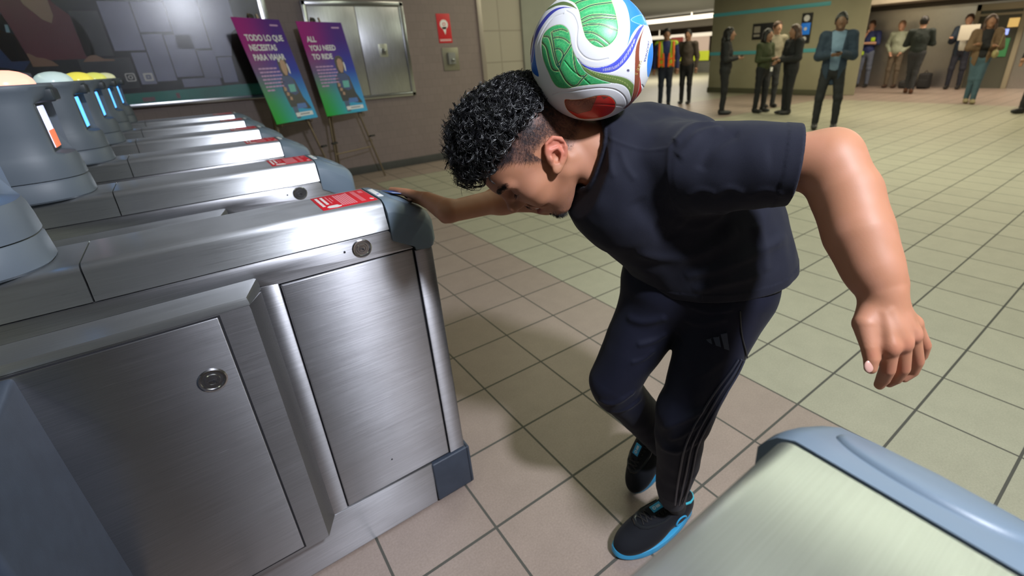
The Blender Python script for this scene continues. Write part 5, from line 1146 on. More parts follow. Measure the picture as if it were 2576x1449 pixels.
def pants_fn(P):
    pel = seg(P, (0.8161, 0.6526, 0.8440), (0.8911, 0.5635, 0.8556), .110, .112)
    d = smin(smin(pel, seg(P, (0.8754, 0.5315, 0.8120), (0.7563, 0.5447, 0.5347), .092, .062), .05), smin(pel, seg(P, (0.7900, 0.6636, 0.7909), (0.6855, 0.7107, 0.5719), .086, .063), .05), .018)
    d = smin(d, chain(P, [(0.7518, 0.5481, 0.5349), (0.7490, 0.5510, 0.4733), (0.7667, 0.5603, 0.3634), (0.7805, 0.5825, 0.2471), (0.7957, 0.5910, 0.1827)], [.062, .060, .053, .044, .038]), .02)
    d = smin(d, seg(P, (0.6941, 0.7094, 0.5434), (0.8679, 0.6867, 0.2713), .060, .048), .012)
    d = d + .0035 * noise3(P * v3((1, 1, .55)), 14) + .0012 * noise3(P, 30)
    d = smax(d, .104 - P[:, 2] + 0 * d, .006)
    return d
PFOLDS = [([(0.6219, 0.7079, 0.5395), (0.6228, 0.6924, 0.5445), (0.6306, 0.6777, 0.5442), (0.6407, 0.6641, 0.5476), (0.6477, 0.6561, 0.5542), (0.6575, 0.6489, 0.5622), (0.6690, 0.6437, 0.5693), (0.6804, 0.6405, 0.5744), (0.6882, 0.6381, 0.5778)], .007, .006), ([(0.6439, 0.7034, 0.4924), (0.6436, 0.6898, 0.5019), (0.6487, 0.6767, 0.5080), (0.6575, 0.6656, 0.5119), (0.6665, 0.6559, 0.5176), (0.6789, 0.6495, 0.5241), (0.6944, 0.6454, 0.5308), (0.7119, 0.6448, 0.5342), (0.7266, 0.6465, 0.5338)], .006, .005), ([(0.6830, 0.6368, 0.7113), (0.6891, 0.6298, 0.7144), (0.6998, 0.6218, 0.7174), (0.7111, 0.6144, 0.7208), (0.7229, 0.6076, 0.7261), (0.7330, 0.5994, 0.7340), (0.7403, 0.5940, 0.7394)], .007, .005), ([(0.6693, 0.6413, 0.6659), (0.6755, 0.6356, 0.6683), (0.6855, 0.6288, 0.6708), (0.6960, 0.6231, 0.6742), (0.7051, 0.6176, 0.6818), (0.7136, 0.6125, 0.6915), (0.7204, 0.6097, 0.6974)], .006, .004),
          ([(0.6848, 0.6776, 0.7662), (0.6843, 0.6660, 0.7686), (0.6880, 0.6539, 0.7682), (0.6926, 0.6406, 0.7685), (0.6982, 0.6286, 0.7700), (0.7061, 0.6173, 0.7735), (0.7148, 0.6050, 0.7792), (0.7223, 0.5937, 0.7854), (0.7279, 0.5864, 0.7892)], .010, .006), ([(0.7498, 0.5608, 0.7917), (0.7555, 0.5550, 0.7870), (0.7604, 0.5440, 0.7832), (0.7638, 0.5291, 0.7853), (0.7682, 0.5193, 0.7892), (0.7735, 0.5077, 0.7955), (0.7801, 0.4969, 0.8016), (0.7852, 0.4872, 0.8076), (0.7899, 0.4812, 0.8108)], .008, .005), ([(0.7483, 0.5516, 0.8257), (0.7539, 0.5446, 0.8233), (0.7611, 0.5340, 0.8204), (0.7678, 0.5213, 0.8187), (0.7742, 0.5097, 0.8190), (0.7806, 0.4986, 0.8222), (0.7877, 0.4874, 0.8271), (0.7937, 0.4775, 0.8323), (0.7990, 0.4714, 0.8351)], .006, .004), ([(0.7510, 0.5809, 0.7515), (0.7583, 0.5779, 0.7406), (0.7559, 0.5642, 0.7353), (0.7530, 0.5535, 0.7325)], .008, .004),
          ([(0.6855, 0.5580, 0.5192), (0.6834, 0.5468, 0.5326), (0.6859, 0.5355, 0.5445), (0.6917, 0.5247, 0.5553), (0.7000, 0.5151, 0.5642), (0.7080, 0.5069, 0.5717), (0.7189, 0.4985, 0.5789), (0.7304, 0.4905, 0.5855), (0.7403, 0.4836, 0.5914), (0.7493, 0.4801, 0.5933)], .008, .006), ([(0.6891, 0.5361, 0.4970), (0.6904, 0.5261, 0.5074), (0.6953, 0.5144, 0.5188), (0.7030, 0.5040, 0.5299), (0.7106, 0.4965, 0.5402), (0.7216, 0.4900, 0.5499), (0.7319, 0.4843, 0.5590), (0.7402, 0.4812, 0.5640)], .006, .004), ([(0.6890, 0.5638, 0.4513), (0.6836, 0.5463, 0.4633), (0.6873, 0.5305, 0.4668), (0.6955, 0.5165, 0.4716), (0.7036, 0.5087, 0.4770), (0.7143, 0.5009, 0.4843), (0.7243, 0.4927, 0.4932), (0.7345, 0.4866, 0.4998), (0.7423, 0.4827, 0.5034)], .008, .005),
          ([(0.7261, 0.5314, 0.6508), (0.7282, 0.5240, 0.6574), (0.7326, 0.5148, 0.6653), (0.7396, 0.5056, 0.6731), (0.7475, 0.4973, 0.6811), (0.7553, 0.4912, 0.6885), (0.7644, 0.4846, 0.6972), (0.7728, 0.4779, 0.7066), (0.7805, 0.4724, 0.7145), (0.7868, 0.4691, 0.7192)], .010, .003)]
pants = organic('track_pants', pants_fn, (0.45, 0.28, 0.05), (1.25, 1.05, 1.02), .0036, PANT); H(pants); crease(pants, PFOLDS)
def sock_fn(P): return smin(seg(P, (0.7939, 0.5901, 0.1911), (.868, .628, .055), .030, .030), seg(P, (0.8648, 0.6902, 0.2736), (.925, .775, .165), .034, .032), .01)
H(organic('socks', sock_fn, (.75, .50, .02), (1.05, .90, .36), .004, mat('black_sock', (.008, .008, .010), .9)))
# three stripes, pocket, drawcord line and the bar mark
STRIPE = mat('tonal_stripe', (.030, .032, .050), .5); TONAL = mat('tonal_mark', (.045, .055, .085), .45, metal=.3)
def ribbon(name, pts, w, m, lift=.0012):
    b = B(); b.tube([tuple(Vector(p)) for p in pts], w, 8); return H(b.build(name, m))
ribbon('side_stripe', [(0.8106, 0.4568, 0.7095), (0.8064, 0.4577, 0.7038), (0.8013, 0.4598, 0.6943), (0.7949, 0.4627, 0.6826), (0.7886, 0.4656, 0.6724), (0.7810, 0.4688, 0.6609), (0.7725, 0.4720, 0.6492), (0.7646, 0.4748, 0.6377), (0.7580, 0.4778, 0.6257), (0.7516, 0.4804, 0.6137), (0.7453, 0.4828, 0.6016), (0.7386, 0.4845, 0.5908), (0.7340, 0.4876, 0.5785), (0.7277, 0.4891, 0.5687), (0.7218, 0.4905, 0.5587), (0.7168, 0.4920, 0.5475), (0.7136, 0.4946, 0.5336), (0.7122, 0.4981, 0.5172), (0.7101, 0.5006, 0.5016), (0.7089, 0.5031, 0.4853), (0.7088, 0.5054, 0.4683), (0.7097, 0.5078, 0.4502), (0.7127, 0.5112, 0.4297), (0.7146, 0.5139, 0.4107), (0.7191, 0.5191, 0.3833), (0.7243, 0.5246, 0.3553), (0.7287, 0.5293, 0.3279), (0.7390, 0.5381, 0.2893), (0.7457, 0.5441, 0.2551), (0.7530, 0.5503, 0.2265)], .0026, STRIPE)
ribbon('side_stripe', [(0.8197, 0.4547, 0.7064), (0.8177, 0.4563, 0.6983), (0.8120, 0.4572, 0.6885), (0.8060, 0.4595, 0.6758), (0.8001, 0.4608, 0.6683), (0.7952, 0.4635, 0.6581), (0.7879, 0.4653, 0.6492), (0.7818, 0.4678, 0.6390), (0.7765, 0.4701, 0.6289), (0.7692, 0.4720, 0.6176), (0.7627, 0.4741, 0.6059), (0.7572, 0.4765, 0.5935), (0.7515, 0.4786, 0.5819), (0.7456, 0.4802, 0.5710), (0.7393, 0.4815, 0.5611), (0.7335, 0.4828, 0.5510), (0.7293, 0.4847, 0.5394), (0.7247, 0.4875, 0.5230), (0.7221, 0.4911, 0.5044), (0.7235, 0.4963, 0.4811), (0.7222, 0.4976, 0.4660), (0.7234, 0.4999, 0.4477), (0.7252, 0.5023, 0.4286), (0.7269, 0.5048, 0.4098), (0.7298, 0.5090, 0.3843), (0.7345, 0.5148, 0.3565), (0.7394, 0.5207, 0.3278), (0.7484, 0.5297, 0.2898), (0.7552, 0.5374, 0.2539), (0.7635, 0.5454, 0.2229)], .0026, STRIPE)
ribbon('side_stripe', [(0.8316, 0.4554, 0.6973), (0.8284, 0.4560, 0.6900), (0.8238, 0.4569, 0.6791), (0.8185, 0.4588, 0.6658), (0.8132, 0.4608, 0.6545), (0.8059, 0.4628, 0.6424), (0.7992, 0.4654, 0.6290), (0.7913, 0.4671, 0.6173), (0.7841, 0.4686, 0.6061), (0.7784, 0.4708, 0.5936), (0.7716, 0.4724, 0.5825), (0.7662, 0.4745, 0.5705), (0.7595, 0.4757, 0.5602), (0.7528, 0.4767, 0.5504), (0.7465, 0.4778, 0.5406), (0.7410, 0.4788, 0.5306), (0.7383, 0.4824, 0.5136), (0.7377, 0.4865, 0.4952), (0.7379, 0.4902, 0.4764), (0.7376, 0.4922, 0.4592), (0.7397, 0.4947, 0.4398), (0.7414, 0.4972, 0.4188), (0.7426, 0.4995, 0.4010), (0.7455, 0.5029, 0.3795), (0.7488, 0.5070, 0.3566), (0.7536, 0.5126, 0.3313), (0.7605, 0.5206, 0.3007), (0.7646, 0.5275, 0.2719), (0.7704, 0.5355, 0.2424), (0.7759, 0.5421, 0.2193)], .0026, STRIPE)
ribbon('pocket_seam', [(0.8060, 0.4641, 0.8280), (0.8062, 0.4628, 0.8192), (0.8079, 0.4617, 0.8057), (0.8090, 0.4601, 0.7934), (0.8114, 0.4583, 0.7782), (0.8153, 0.4568, 0.7629), (0.8195, 0.4538, 0.7471), (0.8259, 0.4521, 0.7306), (0.8407, 0.4541, 0.7021)], .0016, BLACKM)
def patch3(name, polys, m):
    b = B()
    for p in polys:
        v = [Vector(q) for q in p]; n_ = (v[1] - v[0]).cross(v[2] - v[0]).normalized()
        if n_.dot(CAMPOS - v[0]) < 0: n_ = -n_
        k_ = len(v); b._new([tuple(q + n_ * .0014) for q in v] + [tuple(q - n_ * .004) for q in v], [tuple(range(k_)), tuple(range(2 * k_ - 1, k_ - 1, -1))] + [(i, (i + 1) % k_, k_ + (i + 1) % k_, k_ + i) for i in range(k_)])
    return H(b.build(name, m, None, False))
patch3('bar_mark', [[(0.7813, 0.4875, 0.7716), (0.7892, 0.4779, 0.7758), (0.7912, 0.4691, 0.7364), (0.7830, 0.4765, 0.7404)]], TONAL)
patch3('bar_mark', [[(0.7725, 0.4989, 0.7619), (0.7794, 0.4894, 0.7655), (0.7787, 0.4817, 0.7437), (0.7733, 0.4909, 0.7455)]], TONAL)
patch3('bar_mark', [[(0.7659, 0.5105, 0.7542), (0.7699, 0.5017, 0.7587), (0.7692, 0.4972, 0.7482), (0.7666, 0.5025, 0.7497)]], TONAL)
# ------------------------------------------------------------ shoes
SUEDE = mat('black_suede', (.011, .012, .016), .85, bump=.5, bscale=900, sheen=.08, spec=.2); CYAN = mat('cyan_sole', (.03, .33, .62), .45); CYANL = mat('cyan_lining', (.04, .42, .55), .6)
LEATH = mat('black_patent', (.02, .022, .025), .22); LACE = mat('black_lace', (.02, .018, .018), .7)
def make_shoe(M, full=True, flex=0.0):
    root = []
    def sw(x):
        t = np.clip(x / .295, 0, 1); return (.032 + .018 * np.sin(np.clip((t - .12) / .88, 0, 1) * 2.6)) 
    n = 40; out = []
    for i in range(n):
        a = 2 * PI * i / n; c, s_ = math.cos(a), math.sin(a); x = .1475 + .1475 * math.copysign(abs(c) ** .8, c); 
        y = math.copysign(abs(s_) ** .75, s_) * float(sw(x)) + .006 * math.sin(x / .295 * PI)
        out.append((x, y))
    b = B(); rings = []
    for k, (z, g_) in enumerate([(0.000, .965), (.004, 1.0), (.016, 1.0), (.0225, .985), (.024, .93)]):
        rings.append([(.1475 + (x - .1475) * g_, y * g_, z + (.010 * max(0, (x - .22) / .075) ** 2)) for x, y in out])
    b.loft(rings, True, M=M); sole = b.build('sole', CYAN); H(sole)
    def up(P):
        d = sun(.035, ell(P, (.205, .004, .036), (.086, .0475, .040)), ell(P, (.135, .002, .052), (.085, .040, .045)), ell(P, (.055, 0, .055), (.056, .036, .058)))
        d = smin(d, ell(P, (.175, .004, .055), (.055, .030, .030)), .02)
        d = smax(d, .020 - P[:, 2], .004); d = smax(d, -ell(P, (.058, 0, .118), (.062, .0265, .050)), .006)
        tip = np.exp(-((ell(P, (.198, .003, .062), (.050, .033, .02))) / .004) ** 2) * .0012
        return d - tip
    V, F = iso(up, (-.02, -.07, 0), (.32, .07, .15), .003); V, _ = project(up, V, 1)
    u = np_mesh('upper', V, F, SUEDE); u.data.transform(M); H(u)
    def drop(x, y, lift=.001):
        """height of the upper above (x, y)"""
        zz_ = np.linspace(.13, .015, 116); d_ = up(np.stack([np.full(116, x), np.full(116, y), zz_], 1).astype(np.float32)); k_ = np.where(d_ < 0)[0]
        return (x, y, float(zz_[k_[0]] if len(k_) else .02) + lift)
    W3 = lambda p: tuple(M @ Vector(p))
    lin = [(.112, .016), (.098, .026), (.080, .0295), (.058, .0300), (.034, .0290), (.014, .020), (.004, .006), (.004, -.006), (.014, -.020), (.034, -.0290), (.058, -.0300), (.080, -.0295), (.098, -.026), (.112, -.016)]
    b = B(); b.tube([W3(drop(x, y, .0005)) for x, y in lin], .0036, 8); o = b.build('collar_lining', CYANL); H(o)
    hz = drop(.135, 0, 0)[2]; h2 = drop(.205, 0, 0)[2]; sl_ = math.atan2(hz - h2, .07)
    b = B(); b.box(-.030, .045, -.014, .016, -.002, .002, .0019, M=M @ Matrix.Translation((.130, .002, hz + .006)) @ Matrix.Rotation(.07, 4, 'Y')); tg = b.build('tongue', SUEDE); H(tg)
    MT = M @ Matrix.Translation((.137, .002, hz + .007)) @ Matrix.Rotation(.22, 4, 'Y') @ Matrix.Rotation(-.15, 4, 'Y')
    b = B(); b.box(-.012, .024, -.011, .011, 0, .0022, .0006, M=MT); lb = b.build('tongue_label', CYAN); H(lb)
    b = B()
    for q in range(4): b.box(-.006 + q * .0034, -.0042 + q * .0034, -.004, .004, .0022, .0026, M=MT)
    H(b.build('label_print', WHITE))
    b = B(); ov0 = [W3((MTp.x, MTp.y, MTp.z)) for MTp in [M.inverted() @ MT @ Vector((.014 + .004 * math.cos(t), .004 * math.sin(t), .0026)) for t in [2 * PI * q / 16 for q in range(17)]]]
    b.tube(ov0, .0009, 6); H(b.build('label_ring', WHITE))
    b = B()
    for k in range(6):
        x = .124 + .0135 * k; w_ = .022 - .0012 * k
        for sg_ in (1, -1):
            pts = [(x + .011 * t, sg_ * w_ * (1 - 2 * t) + .002) for t in (0, .25, .5, .75, 1)]
            b.tube([W3(drop(px_, py_, .0016 + (.0012 if sg_ > 0 else 0))) for px_, py_ in pts], .0019, 6)
    H(b.build('laces', LACE))
    pts = [(.112, -.031), (.140, -.033), (.170, -.031), (.196, -.024), (.212, -.012), (.217, .003), (.212, .017), (.196, .028), (.170, .034), (.140, .036), (.112, .034)]
    b = B(); b.tube([W3(drop(x, y, .0004)) for x, y in pts], [.0030, .0035, .0040, .0050, .0060, .0064, .0060, .0050, .0040, .0035, .0030], 8); H(b.build('eyestay', LEATH))
    # oval badge on the outer side
    def sidey(x, z):
        yy_ = np.linspace(.06, .0, 121); d_ = up(np.stack([np.full(121, x), yy_, np.full(121, z)], 1).astype(np.float32)); k_ = np.where(d_ < 0)[0]; return float(yy_[k_[0]]) if len(k_) else .03
    for sy in (1, -1):
        b = B(); ov_ = [tuple(M @ Vector((.078 + .020 * math.cos(t), sy * (sidey(.078 + .020 * math.cos(t), .046 + .0150 * math.sin(t)) + .0004), .046 + .0150 * math.sin(t)))) for t in [2 * PI * k / 24 for k in range(25)]]
        b.tube(ov_, .0028, 8); o = b.build('oval_badge', CYAN); H(o)
Ma = Matrix.Translation((.930, .622, 0.001)) @ Matrix.Rotation(math.radians(172), 4, 'Z')
make_shoe(Ma)
Mb = Matrix.Translation((.850, .782, .004)) @ Matrix.Rotation(math.radians(178), 4, 'Z') @ Matrix.Rotation(math.radians(56), 4, 'Y') @ Matrix.Translation((-.288, 0, -.010))
make_shoe(Mb)
# ------------------------------------------------------------ card in the tapping hand
Mc = Matrix.Translation((.418, 1.262, 1.0085)) @ Matrix.Rotation(math.radians(12), 4, 'Z') @ Matrix.Rotation(math.radians(16), 4, 'Y')
cd_ = thing('transit_card', 'blue plastic transit card held between thumb and fingers on the gate reader', 'card', (.418, 1.262, 1.0085))
b = B(); b.box(-.043, .043, -.027, .027, -.0006, .0006, .0003, M=Mc); o = b.build('card_body', mat('card_blue', (.01, .08, .35), .3)); o.parent = cd_; o.matrix_parent_inverse = Matrix.Translation((-.418, -1.262, -1.0085))
b = B(); b.box(-.043, -.012, -.027, -.015, .0006, .0010, M=Mc); o = b.build('card_print', mat('card_white', (.6, .65, .8), .3)); o.parent = cd_; o.matrix_parent_inverse = Matrix.Translation((-.418, -1.262, -1.0085))
# ------------------------------------------------------------ football
BC = Vector((0.6202, 0.7046, 1.3251)); BR_ = .1105
ng, nm_ = 900, 450
th = np.linspace(0, PI, nm_ + 1); ph = np.linspace(0, 2 * PI, ng, endpoint=False)
TH, PHI = np.meshgrid(th, ph, indexing='ij')
U = np.stack([np.sin(TH) * np.cos(PHI), np.sin(TH) * np.sin(PHI), np.cos(TH)], -1).reshape(-1, 3)
# artwork coordinates: the printed pattern laid on one half, repeated on the other
vd = np.array(CAMPOS - BC); vd /= np.linalg.norm(vd)
front = (U @ vd) > .105; Uf = np.where(front[:, None], U, -U)
Pw = np.array(BC) + Uf * BR_ - np.array(CAMPOS)
rx = Pw @ np.array(RGT); ry = Pw @ np.array(DWN); rz_ = Pw @ np.array(FWD)
ax = ((1395.4 + 1194.886 * rx / rz_) - 1320) * 4.674; ay = ((651.1 + 1194.886 * ry / rz_) - 0) * 4.674
ART = np.stack([ax, ay], 1)
def pdist(pts, closed):
    pts = np.array(pts, float); n = len(pts); best = np.full(len(ART), 1e9); ins = np.zeros(len(ART), bool)
    for i in range(n if closed else n - 1):
        a, b_ = pts[i], pts[(i + 1) % n]; ab = b_ - a; t = np.clip(((ART - a) @ ab) / (ab @ ab + 1e-9), 0, 1)
        best = np.minimum(best, np.hypot(*(ART - a - t[:, None] * ab).T))
        if closed:
            c_ = (a[1] > ART[:, 1]) != (b_[1] > ART[:, 1])
            xi = a[0] + (ART[:, 1] - a[1]) / (b_[1] - a[1] + 1e-12) * ab[0]; ins ^= c_ & (ART[:, 0] < xi)
    return np.where(ins, best, -best) if closed else best
def spl(pts, k=6, closed=True):
    """Catmull-Rom through the points"""
    p = np.array(pts, float); n = len(p); o = []
    rng = range(n) if closed else range(n - 1)
    for i in rng:
        p0, p1, p2, p3 = (p[(i - 1) % n], p[i], p[(i + 1) % n], p[(i + 2) % n]) if closed else (p[max(i - 1, 0)], p[i], p[i + 1], p[min(i + 2, n - 1)])
        for j in range(k):
            t = j / k; o.append(.5 * ((2 * p1) + (-p0 + p2) * t + (2 * p0 - 5 * p1 + 4 * p2 - p3) * t * t + (-p0 + 3 * p1 - 3 * p2 + p3) * t ** 3))
    if not closed: o.append(p[-1])
    return o
C_ = np.tile(np.array([.80, .80, .83]), (len(U), 1)); HGT = np.zeros(len(U))
def paint(w, col):
    w = np.clip(w, 0, 1)[:, None]; col = np.asarray(col); C_[:] = C_ * (1 - w) + col * w
def region(pts, col, rim=(.75, .62, .30), rimw=4, soft=3.0):
    d = pdist(spl(pts, 4), True); w = d / soft + .5
    if rim: paint(np.clip(d / soft + 1.6, 0, 1), rim)
    paint(w, col); return d
GOLD = (.62, .60, .22)
gA = [(415, 290), (470, 310), (510, 355), (530, 420), (545, 520), (575, 620), (620, 700), (700, 790), (800, 880), (900, 940), (1020, 975), (900, 985), (780, 995), (650, 1010), (520, 1035), (430, 1035), (370, 1010), (320, 940), (285, 860), (245, 770), (215, 680), (200, 580), (200, 480), (225, 400), (280, 340), (340, 305)]
gB = [(420, -40), (520, 0), (580, 30), (620, 85), (645, 150), (660, 230), (680, 320), (710, 420), (750, 480), (810, 530), (880, 555), (950, 550), (1010, 515), (1060, 460), (1090, 400), (1098, 320), (1085, 230), (1065, 140), (1040, 60), (1015, -10), (990, -90), (700, -130), (440, -90)]
linesA = [[(330, 372), (350, 365), (430, 345), (500, 368)], [(315, 385), (330, 480), (345, 580), (365, 680), (400, 790)], [(332, 450), (400, 440), (470, 460), (525, 505)], [(345, 580), (400, 575), (440, 610), (450, 660), (420, 720), (385, 755)],
          [(552, 515), (500, 600), (440, 690), (405, 795)], [(200, 500), (250, 560), (280, 680), (310, 780), (340, 825), (392, 835)], [(225, 430), (280, 440), (310, 520), (335, 640), (370, 760), (400, 800)], [(400, 800), (440, 880), (490, 960), (560, 1015), (620, 1000), (660, 950), (725, 880)], [(570, 600), (580, 720), (600, 820), (640, 890), (695, 900)]]
linesB = [[(560, 60), (660, 10), (800, -20), (1010, -30)], [(640, 130), (760, 70), (880, 45), (1022, 28)], [(660, 235), (760, 185), (900, 172), (1070, 190)], [(672, 268), (780, 222), (900, 208), (1072, 218)], [(680, 305), (780, 285), (920, 292), (1095, 360)], [(700, 380), (800, 385), (900, 440), (1000, 520)], [(740, 470), (840, 475), (940, 545)]]
nzb = noise3(U.astype(np.float32), 60) * .35 + noise3(U.astype(np.float32), 130) * .35
for poly_, lns, base in ((gA, linesA, (.03, .50, .14)), (gB, linesB, (.05, .52, .17))):
    d = region(poly_, base, (.45, .50, .15)); ins = d > 1
    paint(ins * np.clip(.5 + nzb, 0, 1) * .55, (.22, .72, .32))
    ln = np.full(len(U), 1e9)
    for l in lns: ln = np.minimum(ln, pdist(spl(l, 4, False), False))
    band = ins & (ln < 34); fine = ins & (ln > 14) & (ln < 42)
    paint(fine * (np.sin(ln * .85) > .1) * .75, (.015, .20, .09))
    dd = ins & (d < 60) & (ln > 40); paint(dd * (np.sin(d * .62) > .1) * .7, (.015, .24, .09))
    paint(ins * np.clip((13 - ln) / 3, 0, 1), GOLD); paint(ins * np.clip((9 - ln) / 3, 0, 1), (.01, .13, .09))
    HGT += np.where(ins, -.0004 * np.exp(-(ln / 10) ** 2), 0)
bl = [(1125, -40), (1180, 40), (1215, 130), (1235, 240), (1238, 340), (1230, 430), (1205, 545), (1250, 430), (1300, 350), (1350, 300), (1400, 282), (1450, 300), (1440, 220), (1400, 140), (1340, 60), (1220, -40)]
d = region(bl, (.02, .20, .72), (.8, .8, .85)); ins = d > 1
dg = ART[:, 0] * .25 + ART[:, 1]; up_ = ART[:, 1] < 190 + (1300 - ART[:, 0]) * .25
paint(ins * (np.sin(dg * .42) > .2) * .6, (.03, .33, .85))
tr = region([(1250, 232), (1370, 175), (1400, 230), (1440, 290), (1370, 290)], (.04, .33, .85), (.55, .75, .55))
ind = [(1398, 290), (1340, 340), (1290, 420), (1230, 520), (1160, 620), (1080, 710), (980, 770), (860, 795), (770, 790), (690, 755), (618, 688), (650, 752), (740, 805), (840, 842), (960, 857), (1070, 830), (1160, 760), (1240, 660), (1290, 560), (1330, 450), (1380, 340), (1405, 300)]
d = region(ind, (.035, .055, .62), (.85, .85, .9)); ins = d > 1; paint(ins * (np.sin((ART[:, 0] * .5 - ART[:, 1] * .9) * .5) > .3) * .45, (.35, .38, .80))
for q in range(3):
    l = pdist(spl([(920 - q * 4, 812 + q * 11), (1060, 780 + q * 11), (1150 + q * 5, 700 + q * 9), (1240 + q * 6, 560 + q * 6), (1290 + q * 6, 460)], 4, False), False)
    paint((d > 4) * np.clip((3.5 - l) / 2, 0, 1) * (np.sin(ART[:, 0] * .28) > -.5), (.75, .72, .62))
olv = [(620, 690), (650, 750), (700, 830), (780, 890), (900, 940), (1020, 975), (1100, 985), (1170, 1010), (1220, 1060), (1245, 1130), (1252, 1175), (1287, 1030), (1270, 980), (1210, 930), (1120, 900), (1000, 880), (880, 857), (760, 820), (680, 768)]
d = region(olv, (.11, .20, .055), (.85, .85, .88)); ins = d > 1; paint(ins * (np.sin((ART[:, 0] * .9 + ART[:, 1] * .5) * .5) > .3) * .4, (.32, .38, .10))
l = pdist(spl([(760, 835), (900, 890), (1060, 925), (1180, 975), (1240, 1040)], 5, False), False); paint((d > 4) * np.clip((7 - l) / 3, 0, 1) * (np.sin(ART[:, 0] * .22) > -.4), (.35, .42, .14))
brn = [(1412, 298), (1380, 380), (1340, 470), (1310, 560), (1300, 660), (1297, 780), (1295, 900), (1290, 1000), (1275, 1100), (1245, 1190), (1200, 1245), (1150, 1290), (1230, 1255), (1300, 1160), (1340, 1060), (1352, 950), (1354, 850), (1352, 750), (1348, 650), (1352, 560), (1367, 460), (1392, 370)]
d = region(brn, (.24, .055, .03), (.85, .82, .80)); ins = d > 1; paint(ins * (np.sin((ART[:, 0] * .6 + ART[:, 1] * .8) * .55) > .3) * .35, (.45, .17, .09))
region([(1498, 505), (1470, 560), (1450, 650), (1440, 750), (1440, 850), (1450, 905), (1490, 860), (1530, 700), (1520, 560)], (.02, .24, .80), (.6, .75, .7))
redp = [(470, 1178), (560, 1176), (660, 1170), (760, 1150), (850, 1130), (940, 1125), (1010, 1145), (1055, 1190), (1066, 1240), (1050, 1290), (1000, 1340), (900, 1380), (780, 1397), (680, 1397), (600, 1370), (500, 1290)]
d = region(redp, (.62, .015, .008), (.75, .45, .15)); ins = d > 1
rb = pdist([(500, 1150), (860, 1120), (780, 1300), (620, 1340), (430, 1260)], True); paint(ins * np.clip(rb / 4 + .5, 0, 1), (.17, .03, .015)); paint(ins * (rb > 5) * (np.sin(rb * .42) > .3) * .7, (.45, .16, .07))
rt2 = pdist([(890, 1128), (990, 1135), (930, 1168)], True); paint(ins * np.clip(rt2 / 4 + .5, 0, 1), (.18, .03, .015))
region([(1355, 905), (1368, 1000), (1370, 1080), (1300, 1185), (1342, 1062), (1352, 980)], (.62, .015, .01), None)
region([(118, 520), (105, 600), (85, 720), (88, 840), (165, 900), (140, 770), (122, 640)], (.01, .13, .60), None)
region([(572, 97), (470, 80), (370, 98), (280, 155), (200, 250), (140, 350), (110, 450), (92, 560), (75, 720), (90, 720), (118, 520), (150, 420), (200, 318), (280, 208), (370, 128), (470, 92)], (.06, .07, .42), (.85, .85, .9))
region([(245, 130), (300, 75), (380, 35), (460, 18), (540, 40), (590, 80), (614, 108), (560, 84), (470, 62), (380, 68), (300, 103)], (.12, .18, .06), (.85, .85, .88))
region([(98, 400), (68, 500), (56, 640), (72, 640), (88, 520), (102, 450)], (.12, .03, .02), None)
vv = np.hypot(ART[:, 0] - 1216, ART[:, 1] - 830); paint(np.clip((19 - vv) / 3, 0, 1), (.18, .17, .30)); paint(np.clip((8 - vv) / 3, 0, 1), (.01, .01, .02)); HGT -= .001 * np.exp(-(vv / 7) ** 2)
for g in ([(490, 130), (560, 170), (600, 240), (620, 320), (612, 420), (612, 520), (640, 600), (720, 680), (850, 714), (980, 690)], [(160, 780), (140, 640), (160, 500), (230, 340), (330, 210), (450, 160)], [(330, 1120), (410, 1092), (560, 1072), (760, 1046), (900, 1036), (1050, 1052), (1150, 1110), (1196, 1190), (1190, 1260), (1130, 1310)],
          [(1390, 300), (1430, 290), (1480, 360), (1500, 470)], [(800, 1222), (1000, 1232), (1150, 1248)], [(470, 720), (560, 830), (650, 900)], [(700, 930), (760, 985)], [(1380, 1000), (1420, 1060)]):
    HGT -= .0009 * np.exp(-(pdist(spl(g, 5, False), False) / 7.5) ** 2)
for e_ in (gA, gB, ind, olv, brn, redp): HGT -= .00035 * np.exp(-(pdist(spl(e_, 4), True) / 5) ** 2)
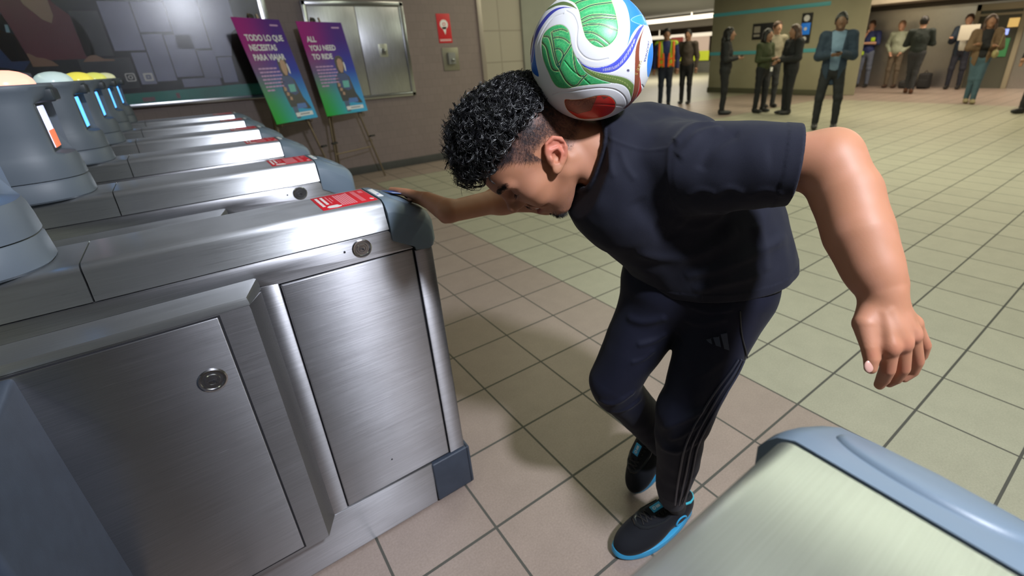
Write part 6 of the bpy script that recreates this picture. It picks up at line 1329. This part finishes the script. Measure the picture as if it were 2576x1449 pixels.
VB = (U * (BR_ + HGT)[:, None]).astype(np.float32)
idx = np.arange((nm_ + 1) * ng).reshape(nm_ + 1, ng); FB = np.stack([idx[:-1], np.roll(idx, -1, 1)[:-1], np.roll(idx, -1, 1)[1:], idx[1:]], -1).reshape(-1, 4)[:, ::-1]
BALLM = mat('football_print', (.8, .8, .8), .40, coat=.12, bump=.06, bscale=900)
ball = np_mesh('football', VB, FB, BALLM); ball.location = BC
tag(ball, 'white football with green, blue and red swirls balanced on the neck', 'football')
fa = ball.data.color_attributes.new('print', 'FLOAT_COLOR', 'POINT'); fa.data.foreach_set('color', np.concatenate([C_, np.ones((len(C_), 1))], 1).astype(np.float32).ravel())
nt = BALLM.node_tree; an = nt.nodes.new('ShaderNodeAttribute'); an.attribute_name = 'print'; nt.links.new(an.outputs['Color'], nt.nodes['Principled BSDF'].inputs['Base Color'])
# lettering on the ball
def ball_text(s, px, ang, size, m, name):
    c = np.array([1395.4 - 0, 651.1]); d_ = Vector((np.array(RGT) * ((px[0] / 4.674 + 1320 - 1395.4) / 1194.886) + np.array(DWN) * ((px[1] / 4.674 - 651.1) / 1194.886) + np.array(FWD))).normalized()
    o_ = CAMPOS - BC; bq = o_.dot(d_); t = -bq - math.sqrt(max(bq * bq - o_.dot(o_) + BR_ * BR_, 0)); p = CAMPOS + d_ * t; nrm = (p - BC).normalized()
    xa = (RGT * math.cos(ang) + DWN * math.sin(ang)); xa = (xa - nrm * xa.dot(nrm)).normalized(); ya = nrm.cross(xa)
    M = Matrix((xa, ya, nrm)).transposed().to_4x4(); M.translation = nrm * BR_
    o = text_obj(name, s, size, m, M, ball, .0001, align='CENTER')
    for v in o.data.vertices:
        r = v.co.length; v.co = v.co.normalized() * (BR_ + .0003 + (r - math.sqrt(max(r * r, 0))))
    return o
ball_text('SIZE 5', (1328, 790), math.radians(92), .0095, mat('ball_gold', (.62, .50, .18), .4), 'size_text')
ball_text('TRIONDA', (1432, 590), math.radians(102), .0085, mat('ball_blue_text', (.05, .08, .35), .4), 'name_text')
